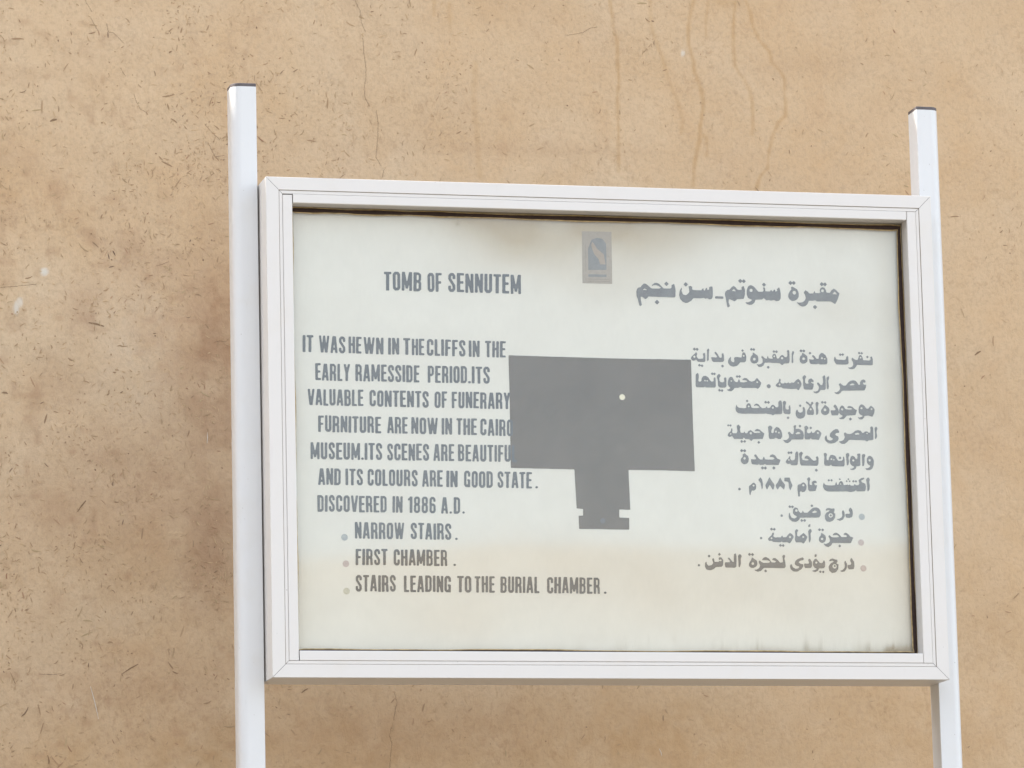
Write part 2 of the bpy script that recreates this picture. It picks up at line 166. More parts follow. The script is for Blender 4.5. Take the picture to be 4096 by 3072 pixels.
ARABIC = [[('p',[7330,6998,7350,6898,7344,6767,7322,6755,6846,6761,6836,6738,6797,6711,6774,6728,6748,6748,6710,6758,6715,6683,6730,6609,6699,6584,6682,6601,6659,6708,6636,6768,6635,6855,6656,6902,6683,6920,6718,6924,6740,6961,6782,6995,6822,6981,6860,6952,6894,6922,6915,6908,7053,6908,7089,6923,7037,6956,6988,6969,6949,6964,6916,6943,6928,6974,6967,7003,7003,7011,7052,6995,7098,6947,7133,6913,7256,6913,7280,6931,7276,6974,7303,6989]),('h',[6748,6875,6785,6905,6844,6875]),('d',7188,6995,43),('d',7007,6664,45),('p',[8026,6969,8030,6862,8023,6778,8001,6743,7960,6735,7925,6755,7889,6745,7854,6762,7827,6752,7668,6749,7631,6704,7568,6668,7523,6662,7471,6683,7428,6734,7412,6795,7423,6873,7446,6917,7470,6944,7459,6874,7483,6814,7531,6801,7572,6825,7600,6860,7594,6938,7585,6959,7621,6970,7653,6957,7655,6905,7681,6897,7823,6895,7832,6918,7860,6936,7862,6896,7888,6893,7895,6928,7926,6946,7930,6903,7965,6912,7961,6947,7985,6968]),('d',7539,6994,43),('p',[8068,6796,8219,6796,8218,6753,8067,6753]),('p',[8596,6993,8619,6928,8616,6832,8592,6761,8467,6750,8449,6729,8421,6711,8386,6727,8342,6747,8316,6750,8314,6685,8335,6625,8298,6593,8285,6615,8263,6754,8247,6832,8258,6881,8294,6911,8339,6921,8376,6966,8413,6989,8447,6967,8482,6924,8508,6916,8562,6923,8554,6961,8573,6982]),('h',[8376,6899,8416,6932,8457,6889]),('d',8537,7079,41),('d',8603,7077,39),('p',[9252,6986,9275,6873,9272,6786,9243,6742,9189,6732,9145,6752,9091,6738,9056,6750,9002,6741,8976,6770,8950,6779,8931,6757,8806,6749,8786,6696,8740,6660,8687,6654,8643,6670,8613,6701,8670,6699,8725,6724,8743,6748,8708,6759,8668,6781,8648,6841,8651,6911,8670,6973,8707,7008,8743,7007,8787,6984,8830,6933,8864,6895,8945,6897,8963,6922,8952,6971,8974,6980,8991,6954,8990,6905,9079,6904,9098,6939,9115,6913,9133,6905,9152,6940,9170,6941,9177,6903,9213,6916,9206,6950]),('k',8731,6916,29),('d',8972,7023,39),('p',[10362,6899,10332,6811,10302,6749,10274,6704,10230,6729,10194,6751,9933,6745,9907,6769,9889,6757,9790,6754,9761,6692,9715,6653,9661,6645,9608,6671,9559,6723,9609,6715,9673,6725,9715,6758,9734,6797,9722,6858,9697,6901,9734,6945,9769,6920,9804,6886,9876,6888,9896,6940,9912,6897,9975,6893,10011,6908,9994,6934,10005,6978,10042,7005,10083,6997,10107,6963,10119,6911,10182,6903,10211,6948,10257,6984,10301,6959,10332,6925]),('k',10048,6939,27),('h',[10230,6884,10273,6932,10316,6880]),('d',10038,7058,41),('d',10097,7056,39),('d',9899,6643,41),('p',[9485,7004,9529,6984,9582,6951,9607,6890,9604,6820,9576,6776,9530,6748,9476,6742,9432,6772,9410,6815,9418,6868,9446,6921,9474,6948,9466,6983]),('k',9526,6893,34),('d',9460,7067,41),('d',9521,7068,39)],[('p',[7809,5762,7845,5783,7857,5744,7853,5634,7834,5615,7716,5619,7690,5655,7653,5638,7625,5633,7590,5668,7599,5700,7640,5740,7678,5775,7690,5796,7710,5760,7695,5718,7718,5679,7742,5671,7815,5678,7821,5720]),('k',7655,5706,20),('d',7659,5842,31),('d',7710,5840,31),('d',7743,5557,28),('d',7791,5548,28),('p',[7905,5852,7925,5859,7933,5832,7922,5777,7918,5659,7901,5632,7883,5643,7888,5729,7891,5808,7885,5827]),('p',[8183,5786,8197,5736,8195,5649,8175,5625,8126,5621,7998,5622,7974,5645,7960,5707,8056,5701,8073,5717,8034,5767,8022,5792,8035,5803,8059,5796,8090,5749,8116,5699,8145,5695,8158,5719,8155,5766]),('d',8164,5550,30),('p',[8583,5794,8605,5728,8597,5649,8569,5625,8488,5623,8466,5592,8430,5559,8357,5542,8301,5562,8270,5603,8269,5651,8289,5690,8319,5722,8325,5699,8320,5652,8344,5625,8376,5621,8384,5645,8378,5684,8387,5711,8435,5717,8515,5707,8525,5742,8534,5790,8559,5806]),('k',8557,5740,17),('d',8539,5834,26),('p',[8725,5806,8760,5786,8815,5748,8825,5701,8820,5646,8787,5614,8738,5605,8698,5620,8675,5659,8680,5714,8702,5746,8724,5762]),('k',8749,5684,25),('d',8701,5859,28),('d',8746,5857,28),('p',[9369,5862,9393,5857,9400,5823,9400,5681,9385,5626,9288,5616,9263,5587,9239,5599,9215,5622,9070,5624,9038,5630,8940,5625,8914,5574,8873,5548,8825,5547,8783,5598,8826,5591,8867,5600,8900,5632,8902,5687,8874,5726,8888,5746,8912,5734,8943,5703,8983,5696,8988,5736,9001,5752,9013,5705,9064,5698,9097,5706,9078,5730,9086,5769,9116,5789,9145,5778,9159,5731,9169,5700,9202,5709,9219,5740,9261,5773,9290,5758,9308,5734,9340,5727,9358,5759,9360,5822,9347,5838]),('k',9117,5742,17),('k',9259,5713,22),('d',9114,5828,28),('d',9161,5826,28),('d',8999,5545,30),('p',[9450,5840,9477,5843,9486,5817,9463,5761,9464,5651,9450,5619,9431,5642,9438,5745,9440,5800]),('p',[9635,5820,9675,5797,9723,5758,9729,5703,9719,5656,9677,5627,9628,5622,9589,5650,9579,5700,9592,5748,9626,5780]),('k',9656,5710,26),('d',9612,5851,30),('d',9664,5849,30),('p',[9985,5822,10017,5817,10065,5781,10090,5726,10092,5647,10075,5619,9953,5613,9921,5631,9896,5615,9791,5618,9767,5633,9753,5704,9834,5698,9851,5714,9809,5760,9829,5784,9861,5761,9892,5714,9932,5715,9942,5771,9960,5803]),('k',9994,5728,20),('k',10043,5716,16),('d',9776,5812,28),('p',[10467,5781,10483,5758,10483,5647,10466,5626,10417,5622,10262,5622,10239,5642,10216,5689,10218,5737,10238,5769,10247,5737,10258,5714,10290,5707,10412,5704,10437,5717,10443,5757]),('d',10334,5798,28),('d',10381,5799,28),('p',[10918,5778,10935,5727,10935,5640,10915,5619,10637,5619,10620,5587,10586,5550,10536,5538,10491,5545,10464,5576,10505,5569,10546,5585,10569,5617,10566,5665,10543,5704,10540,5735,10561,5748,10589,5721,10624,5705,10657,5714,10676,5770,10693,5802,10725,5794,10748,5747,10755,5708,10869,5702,10894,5719,10888,5766]),('k',10708,5751,16),('d',10686,5833,26),('d',10733,5829,26),('d',10835,5765,26)],[('p',[8008,5351,8030,5337,8030,5188,8017,5165,7842,5165,7832,5184,7816,5165,7675,5166,7662,5188,7671,5382,7682,5404,7706,5420,7723,5405,7726,5353,7716,5279,7731,5264,7770,5272,7776,5324,7803,5362,7849,5370,7894,5349,7930,5290,7957,5268,7993,5276,7992,5321]),('k',7835,5284,15),('k',7876,5282,15),('d',7972,5410,28),('d',8013,5408,28),('p',[8070,5392,8101,5412,8128,5376,8099,5338,8100,5286,8120,5264,8165,5260,8192,5280,8183,5332,8206,5355,8229,5333,8224,5191,8208,5169,8124,5164,8086,5174,8072,5196,8067,5300,8051,5359]),('d',8095,5119,28),('d',8141,5114,28),('p',[8787,5351,8809,5329,8864,5263,8844,5210,8819,5173,8788,5153,8766,5172,8506,5167,8476,5189,8452,5170,8368,5164,8352,5134,8313,5104,8259,5107,8222,5132,8268,5140,8299,5163,8270,5185,8248,5222,8253,5281,8275,5341,8306,5364,8336,5357,8372,5291,8394,5269,8433,5270,8450,5322,8465,5315,8478,5271,8539,5267,8616,5281,8586,5302,8541,5309,8513,5301,8526,5331,8565,5347,8603,5340,8647,5296,8685,5282,8739,5298,8763,5328]),('k',8316,5287,16),('k',8789,5275,16),('d',8424,5369,28),('d',8469,5370,28),('c',8997,5206,37),('p',[9201,5351,9223,5329,9214,5292,9228,5262,9282,5263,9298,5286,9313,5264,9344,5272,9360,5287,9374,5265,9413,5273,9422,5296,9436,5274,9467,5282,9499,5320,9546,5350,9576,5321,9605,5262,9588,5217,9563,5171,9539,5141,9509,5170,9409,5164,9363,5168,9256,5170,9226,5195,9165,5189,9120,5223,9152,5261,9183,5284,9188,5321]),('k',9197,5239,18),('k',9541,5276,13),('p',[9633,5397,9664,5420,9694,5391,9669,5345,9667,5285,9697,5264,9736,5272,9719,5301,9739,5347,9785,5362,9827,5326,9826,5288,9783,5303,9775,5287,9813,5266,9828,5274,9819,5214,9801,5161,9670,5159,9640,5173,9630,5240,9633,5330,9619,5367]),('p',[10027,5427,10041,5405,10050,5338,10044,5180,10025,5161,9948,5159,9923,5118,9876,5092,9830,5102,9805,5131,9854,5128,9893,5143,9917,5178,9919,5223,9882,5267,9899,5297,9929,5275,9951,5246,9981,5246,9999,5292,9998,5374,9987,5389]),('p',[10095,5406,10118,5399,10112,5361,10095,5323,10104,5219,10090,5166,10064,5181,10063,5293,10063,5375]),('p',[10751,5363,10788,5336,10779,5299,10749,5309,10732,5290,10755,5268,10798,5265,10783,5209,10758,5164,10379,5152,10340,5148,10316,5111,10276,5087,10230,5090,10190,5128,10239,5120,10286,5147,10311,5185,10305,5230,10283,5260,10315,5290,10337,5268,10367,5246,10413,5243,10462,5300,10502,5331,10556,5344,10602,5333,10639,5289,10654,5262,10685,5267,10679,5304,10703,5342]),('h',[10492,5265,10539,5290,10582,5273,10572,5254,10494,5253])],[('p',[9219,4956,9230,4914,9233,4829,9230,4733,9210,4714,9086,4708,9054,4687,9030,4705,8949,4713,8931,4725,8912,4715,8497,4710,8423,4719,8387,4748,8376,4790,8384,4839,8401,4877,8408,4839,8439,4815,8525,4807,8575,4812,8573,4848,8589,4884,8621,4901,8651,4885,8662,4843,8674,4814,8773,4812,8823,4822,8787,4852,8756,4863,8706,4844,8732,4883,8763,4894,8800,4882,8836,4834,8866,4813,8922,4818,8954,4855,8959,4818,9009,4823,9029,4862,9067,4881,9091,4863,9115,4833,9152,4834,9166,4864,9164,4931,9187,4955]),('k',8619,4840,17),('k',9061,4826,20),('d',8594,4936,26),('d',8932,4921,29),('d',8984,4919,29),('p',[9275,4957,9301,4939,9308,4909,9290,4867,9294,4812,9319,4795,9356,4801,9348,4837,9359,4868,9378,4880,9384,4808,9381,4729,9359,4713,9279,4719,9254,4733,9244,4793,9247,4878,9242,4926]),('d',9332,4650,29),('p',[9632,4854,9653,4812,9656,4746,9645,4691,9619,4655,9562,4636,9513,4643,9479,4683,9472,4731,9482,4779,9506,4804,9515,4786,9523,4762,9560,4744,9597,4757,9611,4788,9606,4836]),('d',9562,4869,27),('p',[9791,4948,9811,4918,9789,4893,9770,4869,9787,4839,9811,4797,9815,4737,9795,4708,9689,4710,9682,4752,9690,4789,9725,4838,9738,4865,9714,4892,9666,4922,9675,4952,9704,4940,9728,4917,9752,4893,9765,4911,9766,4935]),('k',9753,4808,19),('p',[9885,4944,9909,4920,9895,4889,9887,4841,9898,4792,9890,4738,9864,4705,9849,4719,9849,4816,9851,4876,9844,4919,9862,4940]),('p',[10020,4898,10057,4868,10087,4844,10102,4802,10087,4747,10051,4716,10007,4707,9964,4723,9941,4763,9948,4805,9974,4836,9992,4861]),('k',10017,4804,25),('d',9972,4937,29),('d',10024,4935,29),('p',[10208,4907,10238,4871,10267,4805,10271,4750,10251,4711,10138,4706,10129,4736,10119,4796,10198,4798,10215,4816,10193,4846,10172,4870,10189,4892]),('p',[10345,4887,10369,4867,10387,4831,10411,4820,10480,4817,10531,4825,10494,4845,10456,4845,10421,4850,10445,4877,10483,4881,10526,4864,10568,4822,10608,4811,10591,4762,10577,4719,10413,4707,10394,4680,10355,4645,10298,4640,10256,4665,10299,4669,10331,4685,10338,4706,10301,4721,10277,4751,10277,4805,10294,4854,10320,4885]),('k',10333,4818,20),('d',10480,4647,31),('p',[10865,4894,10908,4865,10938,4823,10923,4762,10889,4694,10852,4702,10821,4714,10745,4708,10732,4674,10699,4646,10649,4645,10607,4684,10650,4678,10695,4691,10708,4712,10665,4727,10638,4763,10637,4830,10652,4884,10684,4913,10722,4910,10752,4880,10782,4838,10819,4839,10839,4869]),('k',10692,4845,20),('k',10876,4831,17)],[('p',[8889,4367,8874,4315,8856,4266,8677,4258,8649,4224,8624,4241,8611,4257,8532,4261,8513,4290,8492,4260,8334,4258,8315,4287,8296,4309,8256,4293,8230,4299,8215,4324,8239,4363,8279,4396,8285,4440,8307,4450,8310,4409,8298,4377,8324,4358,8384,4361,8398,4397,8391,4455,8388,4494,8422,4516,8460,4473,8445,4437,8454,4373,8509,4367,8523,4399,8538,4368,8575,4362,8596,4401,8643,4421,8675,4396,8707,4370,8786,4372,8826,4385,8787,4401,8748,4403,8708,4396,8729,4431,8762,4444,8808,4430,8847,4392]),('k',8274,4347,14),('k',8641,4365,22),('d',8234,4497,23),('d',8276,4496,23),('d',8471,4216,28),('d',8526,4217,28),('d',8783,4205,29),('p',[9114,4486,9160,4468,9198,4423,9216,4372,9214,4314,9186,4271,9140,4271,9094,4293,9067,4273,8981,4268,8967,4304,8966,4394,8959,4484,8996,4510,9028,4491,9043,4466,9024,4433,9014,4388,9038,4369,9058,4382,9073,4447]),('k',9102,4402,18),('k',9155,4384,17),('p',[9480,4518,9464,4453,9505,4460,9557,4448,9602,4404,9613,4340,9597,4269,9418,4266,9385,4265,9364,4233,9316,4200,9270,4206,9216,4259,9259,4251,9299,4258,9333,4290,9341,4329,9316,4387,9350,4406,9382,4368,9415,4356,9429,4401,9432,4466,9426,4504,9454,4524]),('h',[9459,4373,9502,4402,9547,4390,9546,4368,9468,4359]),('d',9546,4506,28),('p',[9692,4496,9704,4470,9677,4444,9668,4399,9694,4380,9734,4387,9753,4426,9768,4387,9808,4394,9829,4427,9863,4447,9908,4422,9938,4384,9918,4332,9883,4264,9830,4273,9763,4271,9731,4297,9717,4271,9631,4273,9621,4314,9629,4404,9625,4495,9659,4518]),('k',9871,4389,18),('d',9744,4477,27),('p',[10236,4466,10264,4428,10260,4395,10214,4395,10186,4368,10205,4349,10245,4331,10250,4292,10235,4260,10181,4220,10107,4203,10047,4215,10002,4256,9991,4301,10005,4333,10032,4353,10031,4314,10043,4276,10082,4257,10122,4264,10150,4290,10111,4309,10085,4335,10097,4386,10142,4432,10196,4463]),('p',[10879,4522,10894,4490,10895,4399,10891,4289,10863,4276,10803,4271,10769,4249,10736,4270,10443,4276,10408,4239,10360,4203,10300,4203,10241,4244,10295,4250,10342,4274,10364,4320,10347,4390,10374,4410,10407,4385,10460,4379,10514,4399,10555,4435,10609,4453,10662,4441,10694,4402,10721,4409,10742,4429,10782,4430,10802,4411,10835,4405,10844,4463,10838,4502,10859,4521]),('h',[10547,4384,10601,4407,10640,4392,10630,4372,10556,4370]),('k',10778,4395,13),('p',[10959,4516,10978,4478,10957,4452,10955,4400,10964,4349,10935,4286,10918,4315,10926,4400,10918,4490,10939,4516])],[('p',[8516,4008,8545,3983,8578,3960,8590,3914,8583,3861,8552,3823,8503,3810,8462,3831,8440,3871,8447,3912,8478,3941,8485,3970,8473,3982]),('k',8513,3918,23),('d',8465,4053,32),('d',8519,4052,32),('p',[8725,3991,8742,3962,8770,3922,8799,3899,8841,3900,8854,3941,8873,3953,8883,3906,8937,3901,9033,3903,9063,3921,9028,3949,8968,3948,8988,3983,9030,3999,9071,3979,9111,3921,9171,3901,9158,3870,9131,3808,8898,3808,8881,3825,8862,3807,8784,3806,8767,3823,8754,3806,8645,3816,8634,3850,8628,3905,8710,3902,8728,3916,8699,3950,8686,3973,8707,3991]),('d',8834,3752,32),('d',8888,3751,32),('d',9042,3754,32),('p',[9488,4055,9499,4014,9491,3892,9480,3822,9455,3808,9365,3809,9342,3838,9294,3831,9259,3860,9279,3901,9316,3930,9335,3971,9356,3960,9345,3925,9368,3896,9416,3897,9435,3920,9442,4014,9458,4049]),('k',9321,3901,16),('d',9323,4029,29),('d',9369,4030,29),('p',[9554,4056,9589,4027,9570,3998,9556,3951,9573,3905,9633,3894,9693,3901,9664,3924,9604,3934,9623,3970,9660,3985,9701,3965,9742,3919,9771,3896,9813,3897,9832,3920,9815,3955,9846,3979,9869,3944,9862,3839,9840,3806,9545,3806,9528,3834,9520,3927,9511,4020]),('d',9819,3726,32),('p',[10335,3980,10347,3928,10343,3829,10328,3799,10117,3802,10088,3831,10069,3807,9979,3812,9965,3841,9974,3957,9962,4027,9999,4039,10028,4016,10014,3958,10018,3911,10048,3906,10062,3959,10088,4000,10130,4004,10178,3984,10212,3920,10235,3897,10296,3904,10318,3927,10316,3968]),('k',10103,3927,17),('k',10148,3916,14),('d',10261,3950,29),('p',[10427,4040,10438,3999,10418,3964,10428,3882,10414,3830,10383,3814,10378,3905,10372,4022,10397,4040]),('p',[10621,4037,10641,4026,10635,3932,10633,3827,10612,3809,10558,3805,10550,3767,10507,3738,10464,3737,10425,3760,10471,3761,10508,3779,10515,3802,10473,3819,10445,3853,10441,3918,10461,3976,10492,3994,10528,3977,10556,3937,10574,3931,10586,3978,10578,4025]),('k',10505,3909,20),('p',[10717,4027,10734,4004,10715,3968,10715,3887,10697,3810,10667,3810,10668,3909,10668,4014,10693,4026]),('p',[10819,3999,10860,3971,10886,3912,10879,3831,10853,3772,10809,3742,10749,3741,10711,3772,10762,3773,10811,3800,10818,3824,10777,3841,10754,3887,10759,3951,10782,3987]),('k',10807,3917,22)],[('c',8402,3373,25),('p',[8668,3492,8703,3463,8710,3417,8700,3371,8663,3347,8628,3352,8609,3312,8595,3254,8582,3288,8575,3381,8579,3433,8607,3445,8632,3474]),('k',8661,3437,18),('p',[8791,3590,8820,3546,8835,3477,8827,3407,8809,3355,8803,3418,8788,3488,8750,3539]),('p',[8955,3597,8987,3537,9044,3456,9036,3410,9014,3361,8988,3403,8956,3453,8928,3408,8903,3364,8884,3408,8876,3448,8920,3524]),('p',[9150,3591,9184,3528,9236,3459,9228,3412,9211,3368,9180,3406,9148,3437,9120,3405,9101,3367,9072,3410,9065,3451,9112,3515]),('p',[9228,3584,9326,3590,9340,3530,9373,3449,9351,3402,9328,3358,9306,3413,9302,3483,9297,3512,9226,3523]),('p',[9579,3508,9614,3481,9631,3441,9623,3383,9591,3342,9549,3333,9520,3352,9501,3335,9505,3265,9480,3244,9469,3265,9461,3381,9463,3445,9482,3468,9524,3474,9549,3498]),('k',9571,3454,20),('p',[9660,3590,9685,3604,9707,3564,9688,3529,9686,3471,9710,3459,9734,3466,9723,3500,9742,3530,9785,3542,9820,3525,9815,3496,9777,3501,9770,3478,9794,3457,9826,3461,9810,3409,9790,3356,9688,3351,9658,3372,9653,3453,9656,3534,9641,3569]),('p',[10697,3607,10697,3583,10635,3553,10646,3524,10706,3502,10722,3461,10716,3403,10700,3364,10616,3361,10549,3360,10532,3383,10507,3359,10434,3347,10362,3358,10193,3353,10012,3353,9959,3376,9931,3428,9935,3480,9952,3515,9963,3480,9992,3463,10076,3459,10155,3465,10165,3506,10181,3524,10191,3472,10216,3472,10229,3513,10260,3543,10296,3526,10312,3473,10342,3464,10355,3486,10368,3465,10385,3486,10400,3463,10427,3487,10438,3463,10499,3464,10518,3499,10529,3470,10584,3471,10603,3501,10592,3535,10587,3559,10637,3597]),('k',10256,3487,13),('d',10041,3549,25),('d',10092,3550,25),('d',10244,3571,21),('d',10369,3538,20),('d',10400,3574,20),('d',10425,3537,20),('d',10492,3538,24),('d',10540,3538,24),('p',[10782,3610,10799,3573,10785,3526,10795,3468,10786,3398,10758,3357,10743,3374,10743,3479,10726,3572,10752,3605])],[('c',9156,2913,23),('p',[9801,3065,9845,3047,9873,2997,9871,2932,9839,2888,9489,2880,9473,2841,9420,2807,9345,2811,9295,2853,9282,2903,9291,2954,9306,2976,9312,2925,9333,2882,9377,2864,9422,2879,9433,2905,9387,2926,9361,2962,9368,3027,9406,3063,9450,3049,9471,2992,9499,2964,9530,2971,9546,3014,9564,2971,9626,2968,9657,2994,9703,3038,9749,3064]),('k',9427,3006,23),('h',[9713,2980,9762,3013,9803,2996,9793,2974,9723,2966]),('d',9310,3073,29),('d',9359,3071,29),('d',9714,3093,29),('d',9520,2831,29),('d',9574,2832,29),('p',[10129,3050,10127,3007,10111,2978,10140,2957,10134,2892,10099,2841,10038,2811,9979,2818,9947,2861,9945,2926,9977,2976,10045,3013,10008,3020,9963,3005,9972,3044,10017,3059,10062,3049]),('k',10053,2927,39),('c',10053,2927,19),('p',[10292,3023,10313,2973,10311,2915,10279,2857,10218,2831,10152,2863,10204,2868,10250,2893,10267,2929,10261,2987,10270,3016]),('p',[10429,3073,10457,3025,10462,2961,10445,2903,10392,2885,10333,2894,10319,2944,10343,2962,10395,2957,10410,2977,10389,3017,10398,3054]),('b',10625,2908,53)],[('c',8767,2513,23),('p',[9004,2613,9003,2584,8987,2548,9016,2527,9128,2531,9151,2569,9168,2532,9224,2532,9255,2573,9294,2609,9338,2588,9366,2545,9334,2487,9287,2422,9244,2446,9162,2440,9140,2460,9117,2442,8984,2448,8955,2469,8910,2461,8889,2497,8920,2533,8958,2562,8975,2606]),('k',8957,2512,17),('k',9296,2537,20),('d',8962,2673,29),('d',9014,2671,29),('d',9115,2388,29),('d',9166,2385,29),('p',[9430,2678,9451,2654,9428,2618,9426,2560,9462,2546,9493,2575,9547,2612,9590,2569,9614,2541,9587,2483,9540,2421,9496,2446,9399,2442,9383,2488,9392,2574,9388,2639,9407,2672]),('k',9537,2540,19),('p',[9653,2678,9687,2681,9697,2642,9673,2606,9677,2505,9652,2436,9635,2462,9635,2577,9629,2641]),('p',[9633,2749,9664,2770,9686,2753,9660,2738,9688,2724,9614,2715,9640,2732]),('p',[9867,2620,9911,2594,9947,2566,9952,2508,9936,2465,9890,2436,9846,2447,9818,2485,9827,2536,9858,2572]),('k',9881,2510,22),('d',9839,2672,29),('d',9897,2669,29),('p',[10323,2624,10366,2599,10402,2556,10454,2542,10429,2484,10405,2441,10069,2440,10046,2401,9992,2365,9940,2379,9897,2429,9949,2422,10002,2444,10026,2480,10013,2530,9992,2559,10022,2581,10044,2552,10073,2538,10178,2542,10193,2561,10149,2582,10074,2574,10098,2610,10143,2625,10195,2597,10237,2547,10327,2548,10343,2563,10314,2584,10269,2584,10292,2615]),('d',10199,2389,29),('b',10593,2453,53)],[('c',7624,2024,22),('p',[8036,2167,8069,2117,8061,2031,8031,2000,7928,1994,7890,1958,7823,1936,7757,1950,7730,2007,7739,2071,7762,2093,7768,2050,7796,2017,7855,2029,7886,2065,7866,2129,7881,2155,7903,2137,7909,2087,7982,2085,8005,2109,7981,2137,7992,2166]),('k',8020,2114,16),('d',7813,2186,29),('d',8001,2219,29),('p',[8297,2241,8310,2191,8306,2062,8301,2005,8274,1987,8104,1989,8091,2046,8100,2081,8181,2082,8189,2104,8146,2146,8169,2168,8198,2140,8233,2090,8262,2090,8257,2147,8264,2226]),('p',[8385,2223,8406,2192,8385,2148,8387,2063,8362,1991,8341,2005,8340,2105,8336,2191,8355,2223]),('p',[8590,2172,8633,2144,8677,2115,8687,2058,8666,2015,8606,1982,8554,1993,8526,2035,8543,2086,8573,2122]),('k',8601,2062,24),('d',8547,2224,30),('d',8602,2222,30),('p',[9177,2228,9198,2199,9179,2156,9194,2099,9199,2013,9176,1987,8805,1988,8775,1966,8745,1934,8685,1920,8612,1953,8671,1958,8717,1987,8733,2030,8706,2094,8729,2123,8757,2095,8794,2078,8897,2079,8920,2103,8869,2124,8766,2123,8797,2167,8842,2181,8900,2153,8942,2089,9001,2083,9032,2104,8988,2123,8951,2132,8974,2161,9011,2166,9055,2133,9098,2084,9150,2091,9152,2156,9139,2199]),('d',8830,1934,29),('p',[9509,2181,9538,2159,9522,2131,9470,2123,9432,2094,9475,2066,9520,2059,9521,2023,9487,1973,9411,1929,9337,1928,9286,1971,9274,2028,9297,2064,9314,2043,9332,2000,9376,1979,9428,1986,9451,2015,9400,2029,9364,2057,9373,2108,9419,2151]),('p',[9649,2153,9682,2096,9682,2032,9659,1996,9554,1990,9536,2023,9535,2073,9617,2067,9628,2096,9611,2131,9627,2157]),('p',[9902,2141,9922,2091,9917,2019,9889,1991,9807,1987,9783,1947,9730,1920,9664,1945,9724,1957,9770,1982,9726,1996,9695,2046,9700,2111,9731,2154,9761,2162,9797,2119,9825,2083,9870,2084,9886,2112]),('k',9759,2090,20),('p',[9726,2219,9757,2243,9784,2219,9757,2207,9780,2193,9715,2187,9740,2204]),('d',9827,1930,27),('d',9882,1927,27),('p',[10148,2144,10150,2108,10123,2079,10167,2065,10157,1979,10110,1921,10042,1909,9992,1948,9982,2020,10019,2078,10087,2114,10050,2128,9990,2113,10014,2152,10059,2167,10103,2150]),('k',10092,2028,39),('c',10095,2033,19),('p',[10297,2126,10324,2066,10314,1994,10275,1939,10222,1929,10183,1950,10231,1962,10269,1994,10281,2037,10273,2095,10278,2120]),('p',[10411,2179,10453,2111,10458,2039,10441,1981,10351,1977,10330,2009,10331,2052,10391,2060,10400,2089,10379,2131,10395,2175]),('b',10620,1997,52)]]
PLAN = [4307,5665,5101,5656,5924,5649,6751,5648,7593,5652,7593,4587,7602,3675,6998,3683,6407,3683,6407,3526,6418,2983,6219,2985,6215,2847,6394,2839,6389,2634,5491,2639,5488,2870,5568,2871,5571,2987,5457,2996,5434,3678,4300,3687,4308,4785]
PLAN_DOTS = [6326, 4963, 5917, 2781]
BULLETS = [1352, 2447, 1369, 1993, 1372, 1523]
EMBLEM = [5677, 7897, 6213, 7901, 6204, 6970, 5665, 6970]
EMBLEM_BIRD = [5856, 7712, 5888, 7684, 5943, 7589, 6015, 7534, 6059, 7495, 6077, 7407, 6091, 7314, 5992, 7312, 5962, 7412, 5891, 7491, 5860, 7571, 5838, 7651]
EMBLEM_FIELD = [5779, 7585, 5849, 7748, 5948, 7787, 6046, 7769, 6109, 7690, 6111, 7464, 6104, 7218, 5777, 7210, 5780, 7456]
EMBLEM_BARS = [[5775, 7133, 6102, 7133, 6101, 7091, 5774, 7089], [5732, 7648, 5742, 7648, 5735, 7172, 5726, 7172], [5716, 7051, 6157, 7054, 6157, 7042, 5716, 7039], [5715, 7015, 6156, 7018, 6156, 7005, 5715, 7003]]
DRIPS = [(13,1.0,[(9450,15236),(9486,14952),(9518,14555),(9584,14387),(9587,13961),(9604,13536),(9566,13195),(9567,12743),(9554,12263),(9537,11671)]),(14,0.6,[(10312,15270),(10299,14841),(10348,14558),(10481,14192),(10588,13912),(10691,13517),(10824,13181),(10927,12788),(10890,12503)]),(15,1.0,[(11235,15306),(11136,14902),(11097,14586),(11118,14330),(11195,14019),(11217,13792),(11322,13483),(11386,13229),(11364,12972),(11296,12630),(11274,12374),(11176,12003),(11139,11747),(11114,11408)]),(10,0.7,[(11292,12516),(11433,12407),(11421,12039)]),(10,0.7,[(11553,15318),(11482,14915),(11472,14571)]),(14,1.0,[(12133,15341),(12075,14909),(12059,14393),(12074,13965),(12170,13797),(12253,13686),(12389,13434),(12424,13179),(12430,12922),(12402,12523)]),(13,1.0,[(12336,15349),(12444,15095),(12492,14781),(12628,14500),(12824,14307),(12874,14051),(13042,13885),(13138,13717),(13115,13459),(13135,13203),(13126,12945),(12946,12768),(12804,12422),(12719,12050),(12697,11822),(12532,11647),(12436,11361)]),(40,0.5,[(11727,15325),(12014,15251),(12190,15315)]),(22,0.5,[(6611,13807),(6557,13055),(6601,12496),(6626,11937),(6652,11454)]),(16,0.5,[(6093,15028),(6100,14464)]),(14,0.6,[(5776,15091),(5770,14790)])]
